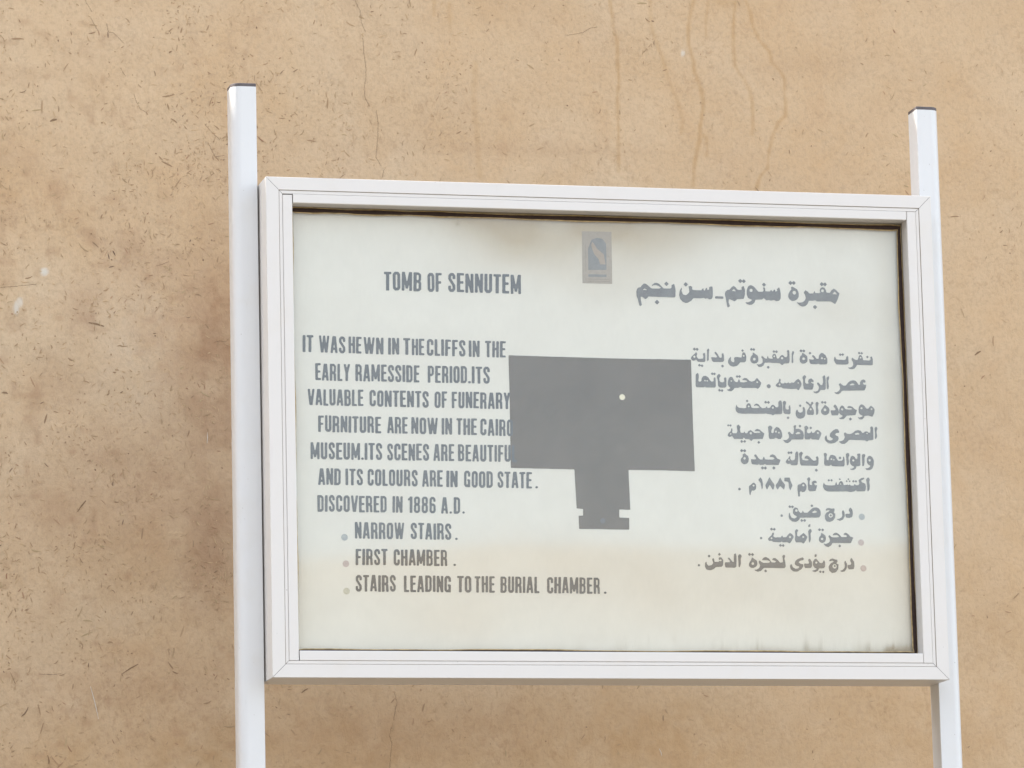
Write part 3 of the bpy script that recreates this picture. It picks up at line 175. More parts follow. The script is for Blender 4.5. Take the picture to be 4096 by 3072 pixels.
CRACKS = [[(4135,15027),(4242,14806),(4275,14545),(4346,14361)],[(4288,14246),(4302,13948),(4344,13651),(4341,13427),(4299,13202),(4311,13016),(4411,12834)],[(4540,12764),(4580,12505),(4567,12207),(4535,11909),(4522,11798),(4630,11616)],[(4684,11562),(4637,11375)],[(4702,1039),(4744,861),(4669,505)],[(4621,372),(4586,195),(4629,62),(4598,-160),(4573,-514),(4596,-735)],[(-1322,14835),(-1288,14744),(-1177,14564)],[(-1223,14470),(-1145,14334),(-1067,14187)],[(-897,14344),(-853,14172),(-762,14164),(-650,14053),(-538,13942)],[(-633,13455),(-521,13275)],[(-366,12935),(-300,12731),(-234,12618),(-88,12531)],[(1055,12362),(1212,12183),(1370,12050)],[(1119,11996),(1230,11770),(1263,11713),(1457,11742)],[(53,9468),(324,9566)],[(-3027,8964),(-2761,8993),(-2296,9056)],[(-2312,1389),(-2072,1374),(-1875,1397)],[(1208,7976),(1343,8001),(1433,7981),(1502,8061)],[(8531,14461),(8874,14531),(9029,14631),(9182,14656)]]

# ------------------------------------------------------------------ materials
def white_metal(name, base, grime=.25):
    k = Nodes(name)
    v = k.coord()
    n1 = k.noise(14, 6, .65, v)
    n2 = k.noise(90, 4, .6, k.coord((1, 1, .25)))
    f1 = k.ramp(n1.outputs[0], [(.52, 0.0), (.78, grime)])
    f2 = k.ramp(n2.outputs[0], [(.62, 0.0), (.8, grime * .6)])
    c = k.mix(f1.outputs[0], base, tuple(b * w for b, w in zip(base, (.93, .88, .78))))
    c = k.mix(f2.outputs[0], c, tuple(b * w for b, w in zip(base, (.8, .78, .74))))
    k.l(c, k.p.inputs["Base Color"])
    k.p.inputs["Roughness"].default_value = .38
    k.p.inputs["Specular IOR Level"].default_value = .35
    sp = k.ramp(k.noise(170, 2, .5, v).outputs[0], [(.76, 0.0), (.80, .55)])
    c = k.mix(sp.outputs[0], c, (.28, .24, .2))
    k.l(c, k.p.inputs["Base Color"])
    k.bump(k.noise(260, 2, .5, v).outputs[0], .04, .001)
    return k.m

M_FRAME = white_metal("white powder coated aluminium", (.675, .65, .61))
M_POST = white_metal("white painted steel post", (.66, .665, .655), .3)
M_JOINT = plain("dirty joint", (.035, .03, .025), .9, .1)
M_GROOVE = plain("dusty groove", (.34, .27, .19), .9, .1, .35, 60)
M_CAP = plain("grey plastic end cap", (.115, .10, .10), .55, .3, .2, 120)
M_GASKET = plain("black rubber gasket", (.036, .021, .017), .7, .2, .4, 200)
M_SEAL = plain("yellowed sealant", (.42, .31, .15), .6, .3, .4, 90)
M_ENGLISH = plain("faded blue grey ink", (.070, .076, .080), .75, .1, .22, 55)
M_ARABIC = plain("faded grey ink", (.135, .135, .132), .75, .1, .22, 55)
M_PLAN = plain("warm grey paint", (.092, .070, .048), .75, .1, .10, 40)
M_DOTW = plain("bare cream spot", (.75, .69, .5), .7, .2)
M_DOTD = plain("dark grey spot", (.09, .085, .085), .7, .2)
M_B1 = plain("grey bullet ink", (.33, .35, .34), .75, .1, .15, 200)
M_B2 = plain("faded pink bullet ink", (.46, .38, .35), .75, .1, .15, 200)
M_B3 = plain("faded ochre bullet ink", (.48, .45, .35), .75, .1, .15, 200)
M_EM1 = plain("faded tan sticker", (.33, .28, .215), .7, .2, .12, 150)
M_EM2 = plain("faded blue print", (.185, .182, .17), .7, .2, .15, 150)
M_EM3 = plain("faded cream print", (.33, .26, .185), .7, .2, .1, 150)
M_EM4 = plain("faded brown print", (.27, .22, .165), .7, .2, .1, 150)

def panel_material():
    k = Nodes("aged cream acrylic panel")
    a = k.n("ShaderNodeAttribute", attribute_name="stain_tone")
    sp = k.n("ShaderNodeSeparateColor")
    k.l(a.outputs["Color"], sp.inputs[0])
    weave = k.noise(420, 2, .5, k.coord((1, 1, .12)))
    wr = k.ramp(weave.outputs[0], [(.3, .965), (.7, 1.0)])
    base = (.675, .645, .565)
    c = k.mix(sp.outputs[0], base, (.45, .365, .235))
    c = k.mix(sp.outputs[1], c, (.25, .19, .10))
    c = k.mix(sp.outputs[2], c, (.50, .375, .235))
    c = k.mix(1.0, c, wr.outputs[0], 'MULTIPLY')
    k.l(c, k.p.inputs["Base Color"])
    k.p.inputs["Roughness"].default_value = .6
    k.p.inputs["Specular IOR Level"].default_value = .2
    return k.m
M_PANEL = panel_material()

def glass_material():
    k = Nodes("dusty window glass")
    k.t.nodes.remove(k.p)
    tr = k.n("ShaderNodeBsdfTransparent")
    tr.inputs[0].default_value = (.985, .992, .985, 1)
    gl = k.n("ShaderNodeBsdfGlossy")
    gl.inputs["Roughness"].default_value = .03
    df = k.n("ShaderNodeBsdfDiffuse")
    df.inputs[0].default_value = (.62, .57, .48, 1)
    geo = k.n("ShaderNodeNewGeometry")
    dot = k.n("ShaderNodeVectorMath", operation='DOT_PRODUCT')
    k.l(geo.outputs["Normal"], dot.inputs[0])
    k.l(geo.outputs["Incoming"], dot.inputs[1])
    ca = k.math('ABSOLUTE', dot.outputs["Value"])
    p5 = k.math('POWER', k.math('SUBTRACT', 1.0, ca), 5.0)
    fr = k.math('ADD', k.math('MULTIPLY', p5, .95), .037)
    dust = k.ramp(k.noise(9, 6, .65, k.coord()).outputs[0], [(.3, .012), (.75, .05)])
    m1 = k.n("ShaderNodeMixShader")
    k.l(dust.outputs[0], m1.inputs[0]); k.l(tr.outputs[0], m1.inputs[1]); k.l(df.outputs[0], m1.inputs[2])
    m2 = k.n("ShaderNodeMixShader")
    k.l(fr, m2.inputs[0]); k.l(m1.outputs[0], m2.inputs[1]); k.l(gl.outputs[0], m2.inputs[2])
    k.l(m2.outputs[0], k.out.inputs[0])
    return k.m
M_GLASS = glass_material()

def wall_material():
    k = Nodes("straw and mud plaster")
    v = k.coord()
    a = k.n("ShaderNodeAttribute", attribute_name="stain_tone")
    sp = k.n("ShaderNodeSeparateColor")
    k.l(a.outputs["Color"], sp.inputs[0])
    big = k.noise(2.2, 6, .6, v, .6)
    mid = k.noise(9, 6, .62, k.coord((1, 1, .7)), .4)
    fine = k.noise(120, 5, .7, v)
    speck = k.noise(330, 3, .6, v)
    c = k.ramp(big.outputs[0], [(.32, (.57, .388, .22)), (.52, (.60, .432, .264)), (.72, (.615, .468, .306))]).outputs[0]
    c = k.mix(k.ramp(mid.outputs[0], [(.40, 0.0), (.75, .55)]).outputs[0], c, (.575, .426, .278))
    c = k.mix(k.ramp(mid.outputs[0], [(.22, .5), (.42, 0.0)]).outputs[0], c, (.53, .34, .193))
    c = k.mix(k.ramp(fine.outputs[0], [(.34, .30), (.52, 0.0)]).outputs[0], c, (.36, .26, .17))
    clot = k.math('MULTIPLY', k.ramp(k.noise(75, 4, .65, k.coord((1, 1, .8)), .8).outputs[0], [(.52, 0.0), (.66, 1.0)]).outputs[0],
                  k.ramp(k.noise(3.3, 4, .6, v).outputs[0], [(.42, .05), (.68, .5)]).outputs[0])
    c = k.mix(clot, c, (.40, .26, .15))                                        # bits of chaff and clay lumps
    c = k.mix(k.ramp(speck.outputs[0], [(.62, 0.0), (.75, .35)]).outputs[0], c, (.56, .46, .33))
    c = k.mix(k.math('MULTIPLY', sp.outputs[0], .7), c, (.46, .285, .132))      # drips of run-off, and ochre towards the bottom and right
    c = k.mix(k.math('MULTIPLY', sp.outputs[1], .8), c, (.335, .19, .105))      # brown plaster patches, with soft shade beside the left post painted in
    c = k.mix(sp.outputs[2], c, (.66, .60, .50))                                # chalky spots
    k.l(c, k.p.inputs["Base Color"])
    k.p.inputs["Roughness"].default_value = .95
    k.p.inputs["Specular IOR Level"].default_value = .12
    h = k.math('ADD', k.math('MULTIPLY', fine.outputs[0], .6), k.math('MULTIPLY', k.noise(38, 5, .6, k.coord((1, 1, .55)), .5).outputs[0], 1.6))
    k.bump(h, .55, .0035)
    return k.m
M_WALL = wall_material()

def fleck_material():
    k = Nodes("chopped straw")
    a = k.n("ShaderNodeAttribute", attribute_name="stain_tone")
    k.l(a.outputs["Color"], k.p.inputs["Base Color"])
    k.p.inputs["Roughness"].default_value = .85
    k.p.inputs["Specular IOR Level"].default_value = .15
    return k.m
M_FLECK = fleck_material()
M_CRACK = plain("hairline crack", (.19, .13, .08), .95, .05)

def ground_material():
    k = Nodes("dry desert sand")
    v = k.coord()
    r = k.ramp(k.noise(.6, 8, .65, v).outputs[0], [(.3, (.115, .10, .08)), (.7, (.16, .14, .115))])
    k.l(r.outputs[0], k.p.inputs["Base Color"])
    k.p.inputs["Roughness"].default_value = .95
    k.bump(k.noise(25, 6, .7, v).outputs[0], .6, .03)
    return k.m
def hill_material():
    k = Nodes("limestone hillside")
    v = k.coord()
    nz = k.noise(.08, 8, .7, v)
    r = k.ramp(nz.outputs[0], [(.3, (.335, .262, .18)), (.7, (.455, .365, .255))])
    r2 = k.ramp(nz.outputs[0], [(.3, (.33, .305, .27)), (.7, (.44, .415, .375))])
    geo = k.n("ShaderNodeNewGeometry"); sp = k.n("ShaderNodeSeparateXYZ")
    k.l(geo.outputs["Position"], sp.inputs[0])
    zz = k.math('ADD', k.math('MULTIPLY', sp.outputs[2], 1 / 30.0), k.math('MULTIPLY', nz.outputs[0], .12))
    c = k.mix(k.ramp(zz, [(.82, 0.0), (.96, 1.0)]).outputs[0], r2.outputs[0], r.outputs[0])     # ochre cliff above grey scree
    k.l(c, k.p.inputs["Base Color"])
    k.p.inputs["Roughness"].default_value = .95
    return k.m

# ------------------------------------------------------------------ the setting: ground and hills
def structure(o, kind="structure"):
    o["kind"] = kind
    return o
g = mesh("ground", [(-900, -900, 0), (900, -900, 0), (900, 900, 0), (-900, 900, 0)], [(0, 1, 2, 3)])
structure(link("ground", g, None, [ground_material()]))

def noise2(nx, ny, cx, cy, seed):
    """smooth value noise sampled on an nx*ny grid with cx*cy cells"""
    r = np.random.default_rng(seed)
    cx = max(2, int(cx)); cy = max(2, int(cy))
    t = r.random((cy + 3, cx + 3)) * 2 - 1
    X = np.linspace(0, cx, nx); Y = np.linspace(0, cy, ny)
    xi = np.minimum(X.astype(int), cx); yi = np.minimum(Y.astype(int), cy)
    fx = X - xi; fy = Y - yi
    fx = fx * fx * (3 - 2 * fx); fy = fy * fy * (3 - 2 * fy)
    a = t[yi][:, xi]; b = t[yi][:, xi + 1]; c = t[yi + 1][:, xi]; d = t[yi + 1][:, xi + 1]
    return (a * (1 - fx) + b * fx) * (1 - fy)[:, None] + (c * (1 - fx) + d * fx) * fy[:, None]

def ridge(length, width, height, vary, place, seed, nx=160, ny=26):
    """a long rocky ridge; place(along, across, up) puts it in the world"""
    along = np.linspace(-.5, .5, nx) * length; t = np.linspace(0, 1, ny)
    crest = height + vary * 1.6 * noise2(nx, 2, 14, 2, seed)[0] + vary * .7 * noise2(nx, 2, 60, 2, seed + 1)[0]
    rel = noise2(nx, ny, 40, 6, seed + 2) * 3 + noise2(nx, ny, 90, 12, seed + 3) * 1.2
    hv = []
    for j in range(ny):
        for i in range(nx):
            prof = 1 - abs(2 * t[j] - 1) ** 1.3
            env = min(1.0, prof * 4)
            hv.append(place(along[i], (t[j] - .5) * width + rel[j, i] * env * 1.5, -0.5 + crest[i] * prof + rel[j, i] * .5 * env * (1 - prof)))
    hf = [(j * nx + i, j * nx + i + 1, (j + 1) * nx + i + 1, (j + 1) * nx + i) for j in range(ny - 1) for i in range(nx - 1)]
    return mesh("hills", hv, hf, True)
M_HILL = hill_material()
structure(link("hills", ridge(750, 110, 29.5, 1.0, lambda a, c, u: (45 + a, -180 + c, u), 3), None, [M_HILL]))
# unseen left ridge, added to cut light from there; in its own shade
structure(link("hills", ridge(230, 90, 44, 2.5, lambda a, c, u: (-72 + c, -45 + a, u), 13), None, [M_HILL]))

# ------------------------------------------------------------------ the mud plaster wall
YW = 1.20
def axis(lo, a, b, hi, step, coarse):
    left = np.arange(lo, a, coarse); right = np.arange(b + coarse, hi + 1e-6, coarse)
    return np.concatenate([left, np.arange(a, b, step), [b], right])
wx = axis(-12.0, -0.50, 2.08, 14.0, .004, .25)
wz = axis(-ZB, -0.24, 1.74, 3.50, .004, .12)
NX, NZ = len(wx), len(wz)
WX, WZ = np.meshgrid(wx, wz)
top = 3.553 + 0.019 * WX                        # the coping runs slightly uphill to the right
WZ = np.where(WZ > 1.74, 1.74 + (WZ - 1.74) * (top - 1.74) / (wz[-1] - 1.74), WZ)
def fld(cell, seed, sx=1.0, sz=1.0):
    lx = wx[-1] - wx[0]; lz = wz[-1] - wz[0]
    gx, gz = int(lx / (cell * sx)), int(lz / (cell * sz))
    r = np.random.default_rng(seed)
    tt = r.random((gz + 4, gx + 4)) * 2 - 1
    X = (WX - wx[0]) / (cell * sx); Z = np.clip((WZ - wz[0]) / (cell * sz), 0, gz + 1.99)
    X = np.clip(X, 0, gx + 1.99)
    xi = X.astype(int); zi = Z.astype(int); fx = X - xi; fz = Z - zi
    fx = fx * fx * (3 - 2 * fx); fz = fz * fz * (3 - 2 * fz)
    return (tt[zi, xi] * (1 - fx) + tt[zi, xi + 1] * fx) * (1 - fz) + (tt[zi + 1, xi] * (1 - fx) + tt[zi + 1, xi + 1] * fx) * fz
LEFT = 1 / (1 + np.exp((WX - 0.30) * 6))        # the plaster is rougher on the left
H = .0045 * fld(.42, 1) + .0026 * fld(.13, 2) + (.0005 + .0010 * LEFT) * fld(.045, 3, 1, 1.5) + (.00015 + .0004 * LEFT) * fld(.017, 4, .8, 1.6) + .00025 * fld(.008, 5)
def onwall(x, z):
    return x * 1.1079 + .1538, z * 1.1079 + .0906
def blob(cx, cz, rx, rz, p=1.0):
    cx, cz = onwall(cx, cz); rx *= 1.108; rz *= 1.108
    return np.exp(-(((WX - cx) / rx) ** 2 + ((WZ - cz) / rz) ** 2) ** p)
# trowelled swelling and a broken skin of plaster beside the left post
wob = 1 + .35 * fld(.05, 31)
H += .003 * blob(-.075, .60, .055, .11, 2) * wob
H -= .0022 * blob(-.03, .605, .034 , .05, 3) * wob
H -= .003 * blob(-.385, .668, .016, .03, 2) * wob
H += .0012 * np.clip(fld(.06, 33) - .35, 0, 1) * LEFT
drip_ochre = np.zeros_like(WX); patch = np.zeros_like(WX); chalk = np.zeros_like(WX)
def seg_dist(ax, az, bx, bz):
    dx, dz = bx - ax, bz - az
    tt = np.clip(((WX - ax) * dx + (WZ - az) * dz) / (dx * dx + dz * dz + 1e-12), 0, 1)
    return np.hypot(WX - ax - tt * dx, WZ - az - tt * dz)
wig = .0016 * fld(.012, 21)
for w, amp, pts in DRIPS:
    d = np.full_like(WX, 9.0)
    for (ax, az), (bx, bz) in zip(pts[:-1], pts[1:]):
        d = np.minimum(d, seg_dist(ax / 1e4, az / 1e4, bx / 1e4, bz / 1e4))
    hw = w * .52e-3 * .5
    drip_ochre = np.maximum(drip_ochre, amp * np.clip(1.3 - (d + wig) / (hw * 1.15), 0, 1) * (.75 + .25 * fld(.03, 22)))
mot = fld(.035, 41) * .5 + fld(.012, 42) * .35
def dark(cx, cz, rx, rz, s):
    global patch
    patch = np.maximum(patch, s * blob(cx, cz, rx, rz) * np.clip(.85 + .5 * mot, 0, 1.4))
dark(-.02, .655, .075, .13, 1.0)  # soft shade beside the left post, painted in along with browner plaster
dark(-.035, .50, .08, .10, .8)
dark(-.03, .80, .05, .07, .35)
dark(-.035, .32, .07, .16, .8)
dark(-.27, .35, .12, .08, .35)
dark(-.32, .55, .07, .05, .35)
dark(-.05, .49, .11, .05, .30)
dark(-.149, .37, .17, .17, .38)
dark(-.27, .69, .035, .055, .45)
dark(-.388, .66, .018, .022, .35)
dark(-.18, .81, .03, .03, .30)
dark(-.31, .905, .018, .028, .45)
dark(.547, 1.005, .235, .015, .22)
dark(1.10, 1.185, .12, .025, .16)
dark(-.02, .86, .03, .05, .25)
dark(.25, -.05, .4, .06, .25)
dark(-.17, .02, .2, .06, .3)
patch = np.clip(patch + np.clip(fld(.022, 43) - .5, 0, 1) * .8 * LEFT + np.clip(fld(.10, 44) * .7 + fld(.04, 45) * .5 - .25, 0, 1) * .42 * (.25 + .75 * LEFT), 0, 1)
for cx, cz, rx, rz, s in ((-.333, .758, .0072, .0072, 1.0), (-.383, .692, .005, .012, .9), (-.377, .702, .006, .009, .7),
                          (.852, 1.198, .0035, .006, .8), (.7725, .905, .002, .005, .7)):
    chalk = np.maximum(chalk, s * blob(cx, cz, rx, rz, 3))
pale = blob(-.17, .64, .08, .13) * .14 + blob(.3, .93, .5, .08) * .06
for cx, cz, rx, rz, s in ((.25, -.09, .35, .09, .6), (.75, -.08, .4, .10, .75), (1.25, -.05, .3, .12, .55), (-.03, -.09, .14, .06, .9), (-.3, -.09, .14, .07, .5), (-.2, .12, .2, .2, .3), (1.45, .1, .2, .22, .45), (1.4, .55, .12, .3, .2), (1.45, .95, .12, .2, .15)):
    drip_ochre = np.maximum(drip_ochre, s * blob(cx, cz, rx, rz) * np.clip(.8 + .7 * mot, 0, 1.3))      # more ochre towards the bottom and right
chalk = np.clip(chalk + pale * np.clip(.6 + mot, 0, 1), 0, 1)

YS = YW - H
verts = np.stack([WX.ravel(), YS.ravel(), WZ.ravel() + ZB], 1)
idx = np.arange(NX * NZ).reshape(NZ, NX)
quads = np.stack([idx[:-1, :-1].ravel(), idx[:-1, 1:].ravel(), idx[1:, 1:].ravel(), idx[1:, :-1].ravel()], 1)
V = [verts]; Q = [quads]; CLR = [np.stack([drip_ochre.ravel(), patch.ravel(), chalk.ravel(), np.ones(NX * NZ)], 1)]; MI = [np.zeros(len(quads), int)]
nv = len(verts)
# top, back and ends of the wall
th = .45
tl, tr_ = verts[idx[-1, 0]], verts[idx[-1, -1]]
nT = NX
back_top = np.stack([wx, np.full(NX, YW + th), top[-1] + ZB], 1)
back_bot = np.stack([wx, np.full(NX, YW + th), np.zeros(NX)], 1)
V += [back_top, back_bot]; CLR += [np.tile([0, 0, 0, 1.0], (2 * NX, 1))]
bt = nv + np.arange(NX); bb = bt + NX; nv += 2 * NX
ft = idx[-1]; fb = idx[0]
Q.append(np.concatenate([np.stack([ft[:-1], ft[1:], bt[1:], bt[:-1]], 1), np.stack([bt[:-1], bt[1:], bb[1:], bb[:-1]], 1)]))
MI.append(np.zeros(2 * (NX - 1), int))
endq = []
for col, c in ((0, 0), (-1, NX - 1)):
    endq.append((fb[col], ft[col], bt[c], bb[c]))
Q.append(np.array(endq)); MI.append(np.zeros(2, int))

def surf_y(x, z):
    i = int(np.clip(np.searchsorted(wx, x), 1, NX - 1)); j = int(np.clip(np.searchsorted(wz, z), 1, NZ - 1))
    return min(YS[j, i], YS[j - 1, i], YS[j, i - 1], YS[j - 1, i - 1])

fv, fq, fc, fm = [], [], [], []
def ribbon(pts, widths, col, mat, lift=.0004):
    global nv
    base = nv + len(fv)
    n = len(pts)
    for k in range(n):
        a = pts[max(0, k - 1)]; b = pts[min(n - 1, k + 1)]
        dx, dz = b[0] - a[0], b[1] - a[1]
        L = math.hypot(dx, dz) + 1e-9
        px, pz = -dz / L, dx / L
        x, z = pts[k]; w = widths[k] / 2
        y = surf_y(x, z) - lift
        fv.extend([(x + px * w, y, z + pz * w + ZB), (x, y - lift * .6, z + ZB), (x - px * w, y, z - pz * w + ZB)])
        fc.extend([(*col, 1)] * 3)
    for k in range(n - 1):
        o = base + 3 * k
        fq.extend([(o, o + 1, o + 4, o + 3), (o + 1, o + 2, o + 5, o + 4)]); fm.extend([mat, mat])

# hairline cracks
for pts in CRACKS:
    path = []
    for (ax, az), (bx, bz) in zip(pts[:-1], pts[1:]):
        L = math.hypot(bx - ax, bz - az)
        for s in range(max(1, int(L / 13))):
            u = s / max(1, int(L / 13))
            path.append(((ax + (bx - ax) * u + random.uniform(-8, 8)) / 1e4, (az + (bz - az) * u + random.uniform(-5, 5)) / 1e4))
    path.append((pts[-1][0] / 1e4, pts[-1][1] / 1e4))
    ribbon(path, [random.uniform(.0003, .0008) * min(1, .4 + k, .4 + len(path) - 1 - k) for k in range(len(path))], (.13, .085, .05), 2, .0003)

# chopped straw pressed into the plaster
TONES = [(.31, .20, .115), (.26, .165, .095), (.35, .23, .13), (.20, .13, .08), (.37, .26, .145), (.14, .09, .065), (.32, .175, .105), (.41, .31, .17)]
WT = [5, 3.4, 5, 1.6, 4, .5, 1.8, 2.5]
cent = [(random.uniform(-.48, 2.0), random.uniform(-.2, 1.7)) for _ in range(230)]
def density(x, z):
    d = .10 + .95 / (1 + math.exp((x + .02) * 9)) + .34 / (1 + math.exp((x - .72) * 9)) * (1 if z > .8 or z < .05 else .5)
    if z < .1: d *= .75
    d += .8 * math.exp(-((x + .37) ** 2 + (z - .98) ** 2) / .03) + .5 * math.exp(-((x + .1) ** 2 + (z - .95) ** 2) / .02)
    return d
count = 0
while count < 7600:
    if random.random() < .5:
        cx, cz = random.choice(cent)
        x, z = random.gauss(cx, .03), random.gauss(cz, .03)
    else:
        x, z = random.uniform(-.48, 2.06), random.uniform(-.22, 1.72)
    if not (-.48 < x < 2.06 and -.22 < z < 1.72) or random.random() > density((x - .1538) / 1.1079, (z - .0906) / 1.1079):
        continue
    count += 1
    big = random.random()
    ln = .003 + .009 * random.random() ** 1.6 + (.014 * random.random() if big > .94 else 0)
    w = random.uniform(.0010, .0022) + (.0012 * random.random() if big > .9 else 0)
    if random.random() < .25: ln, w = random.uniform(.002, .004), random.uniform(.0014, .003)
    ln *= 1.12; w *= 1.15
    ang = random.gauss(math.pi / 2 * random.choice((0, .6, 1, 1.4)), .5)
    bend = random.gauss(0, .25)
    col = random.choices(TONES, WT)[0]
    fade = random.betavariate(2.3, 2.1) if big < .88 else random.uniform(.05, .45)
    wallc = (.565, .395, .228)
    col = tuple(c * (1 - fade) + w_ * fade for c, w_ in zip(col, wallc))
    pts = []
    for s in (-.5, -.17, .17, .5):
        a2 = ang + bend * s
        pts.append((x + math.cos(a2) * ln * s, z + math.sin(a2) * ln * s))
    ribbon(pts, [w * .35, w, w * random.uniform(.7, 1), w * .3], col, 1, .0004)
for x0, z0, x1, z1, w in ((.7690, -.0862, .7736, -.1003, .0013), (-.257, .022, -.243, -.035, .0015), (-.0455, .455, -.045, .475, .0012)):
    (x0, z0), (x1, z1) = onwall(x0, z0), onwall(x1, z1)
    ribbon([(x0, z0), ((x0 + x1) / 2 + .0008, (z0 + z1) / 2), (x1, z1)], [w * .5, w, w * .4], (.66, .61, .52), 1, .0005)
for x0, z0, x1, z1, w in ((1.395, .642, 1.407, .65, .004), (-.322, 1.03, -.31, 1.034, .005), (.026, 1.096, .037, 1.104, .005), (-.255, .668, -.228, .662, .004),
                          (-.20, .045, -.172, .062, .0025), (-.277, .33, -.262, .35, .003), (.118, .012, .13, .02, .0025)):
    (x0, z0), (x1, z1) = onwall(x0, z0), onwall(x1, z1)
    ribbon([(x0, z0), ((x0 + x1) / 2, (z0 + z1) / 2 + .001), (x1, z1)], [w * .4, w, w * .5], (.25, .165, .095), 1, .0005)
V.append(np.array(fv)); Q.append(np.array(fq)); CLR.append(np.array(fc)); MI.append(np.array(fm))
V = np.concatenate(V); Q = np.concatenate(Q); CLR = np.concatenate(CLR).astype(np.float32); MI = np.concatenate(MI)
wme = bpy.data.meshes.new("mud_plaster_wall")
wme.vertices.add(len(V)); wme.vertices.foreach_set("co", V.astype(np.float32).ravel())
wme.loops.add(len(Q) * 4); wme.loops.foreach_set("vertex_index", Q.astype(np.int32).ravel())
wme.polygons.add(len(Q)); wme.polygons.foreach_set("loop_start", np.arange(0, len(Q) * 4, 4, dtype=np.int32))
wme.update(calc_edges=True)
wme.polygons.foreach_set("material_index", MI.astype(np.int32))
sm = np.zeros(len(Q), bool); sm[:len(quads)] = True
wme.polygons.foreach_set("use_smooth", sm)
ca = wme.color_attributes.new("stain_tone", 'FLOAT_COLOR', 'POINT')
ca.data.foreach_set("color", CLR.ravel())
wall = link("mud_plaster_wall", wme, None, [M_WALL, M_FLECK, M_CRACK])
wall["label"] = "tan mud plaster wall flecked with straw and streaked with drips behind the notice board"
wall["category"] = "wall"

# ------------------------------------------------------------------ the notice board
W, HB = 1.2, 0.8626
DP, DB = 0.0607, 0.1066            # posts' front face and box back, measured back from the frame's face
BX, BY = W / 2, 0.085
sign = bpy.data.objects.new("notice_board", None)
sign.empty_display_size = .2
sign.location = (BX, BY, 0)
COL.objects.link(sign)
sign["label"] = "white framed notice board with English and Arabic text on two white posts"
sign["category"] = "notice board"
OFF = (-BX, -BY, ZB)
def part(name, me, mats, parent=None):
    if parent is None:
        return link(name, me, sign, mats, OFF)
    return link(name, me, parent, mats)

class MB:
    def __init__(self):
        self.v, self.f = [], []
    def add(self, vs, fs):
        b = len(self.v)
        self.v += [tuple(v) for v in vs]
        self.f += [tuple(b + i for i in f) for f in fs]
    def box(self, x0, x1, y0, y1, z0, z1):
        self.add([(x, y, z) for z in (z0, z1) for y in (y0, y1) for x in (x0, x1)],
                 [(0, 2, 3, 1), (4, 5, 7, 6), (0, 1, 5, 4), (2, 6, 7, 3), (0, 4, 6, 2), (1, 3, 7, 5)])
    def mesh(self, name, smooth=False):
        return mesh(name, self.v, self.f, smooth)

def bevel_mod(o, w, seg=2):
    b = o.modifiers.new("bevel", 'BEVEL')
    b.width = w; b.segments = seg; b.limit_method = 'ANGLE'; b.angle_limit = math.radians(35)
    b.harden_normals = False
    return o

# casing: the dark hollow body that shows in the joints between the bars
m = MB()
m.box(.003, W - .003, .034 + .010, DB - .001, .003, HB - .003)
for a in ((.003, .0275, .003, HB - .003), (W - .0275, W - .003, .003, HB - .003), (.0275, W - .0275, .003, .0275), (.0275, W - .0275, HB - .0275, HB - .003)):
    m.box(a[0], a[1], .0025, .0439, a[2], a[3])
casing = part("casing", m.mesh("casing"), [M_JOINT])

# four mitred frame bars, profile (distance in from the outer edge, depth)
PROF = [(0, DB), (0, .0006), (.0006, 0), (.0220, 0), (.0226, .0006), (.0226, .0022), (.0232, .0022), (.0232, .0016), (.0236, .0012), (.0284, .0012), (.0288, .0016), (.0288, .006), (.0022, .006), (.0022, DB)]
GROOVE = {4, 5, 6}
def frame_bar(side, gap=.0004):
    vs, fs = [], []
    L = W if side in "tb" else HB
    for end in (0, 1):
        for (t, y) in PROF:
            s = t + gap if end == 0 else L - t - gap
            if side == 'b': vs.append((s, y, t))
            elif side == 't': vs.append((s, y, HB - t))
            elif side == 'l': vs.append((t, y, s))
            else: vs.append((W - t, y, s))
    n = len(PROF)
    mi = []
    for k in range(n):
        k2 = (k + 1) % n
        fs.append((k, k2, n + k2, n + k)); mi.append(1 if k in GROOVE else 0)
    me = mesh("frame_bar", vs, fs)
    for p, q in zip(me.polygons, mi):
        p.material_index = q
    return me
for s in "lrbt":
    part("frame_bar", frame_bar(s), [M_FRAME, M_GROOVE])

# glazing beads: uprights run full height, the cross pieces sit between them
def bead(x0, x1, z0, z1, side):
    m = MB()
    r = .0016
    y0, y1 = .0004, .0305
    # profile across the bead with a rounded inner edge
    prof = [(0, y1), (0, y0 + .0012), (.0010, y0), (1 - 0, y0), (1, y1)]
    lo, hi = (x0, x1) if side in 'lr' else (z0, z1)
    inner_first = side in 'rt'
    wdt = hi - lo
    pts = [(0, y1), (0, y0 + .0008), (.0008, y0)]
    for k in range(5):
        a = math.pi / 2 * k / 4
        pts.append((wdt - r + r * math.sin(a), y0 + r - r * math.cos(a)))
    pts.append((wdt, y1))
    a0, a1 = (z0, z1) if side in 'lr' else (x0, x1)
    vs = []
    for e in (a0, a1):
        for t, y in pts:
            c = hi - t if inner_first else lo + t
            vs.append((c, y, e) if side in 'lr' else (e, y, c))
    n = len(pts)
    fs = [(k, (k + 1) % n, n + (k + 1) % n, n + k) for k in range(n)] + [tuple(range(n)), tuple(range(2 * n - 1, n - 1, -1))]
    return mesh("glazing_bead", vs, fs)
IN = .0460
for s, a in (('l', (.0292, IN, .0294, HB - .0309)), ('r', (W - IN, W - .0292, .0294, HB - .0298)),
             ('b', (IN + .0013, W - IN - .0009, .0292, IN)), ('t', (IN + .0013, W - IN - .0011, HB - IN + .0012, HB - .0292))):
    part("glazing_bead", bead(*a, s), [M_FRAME])

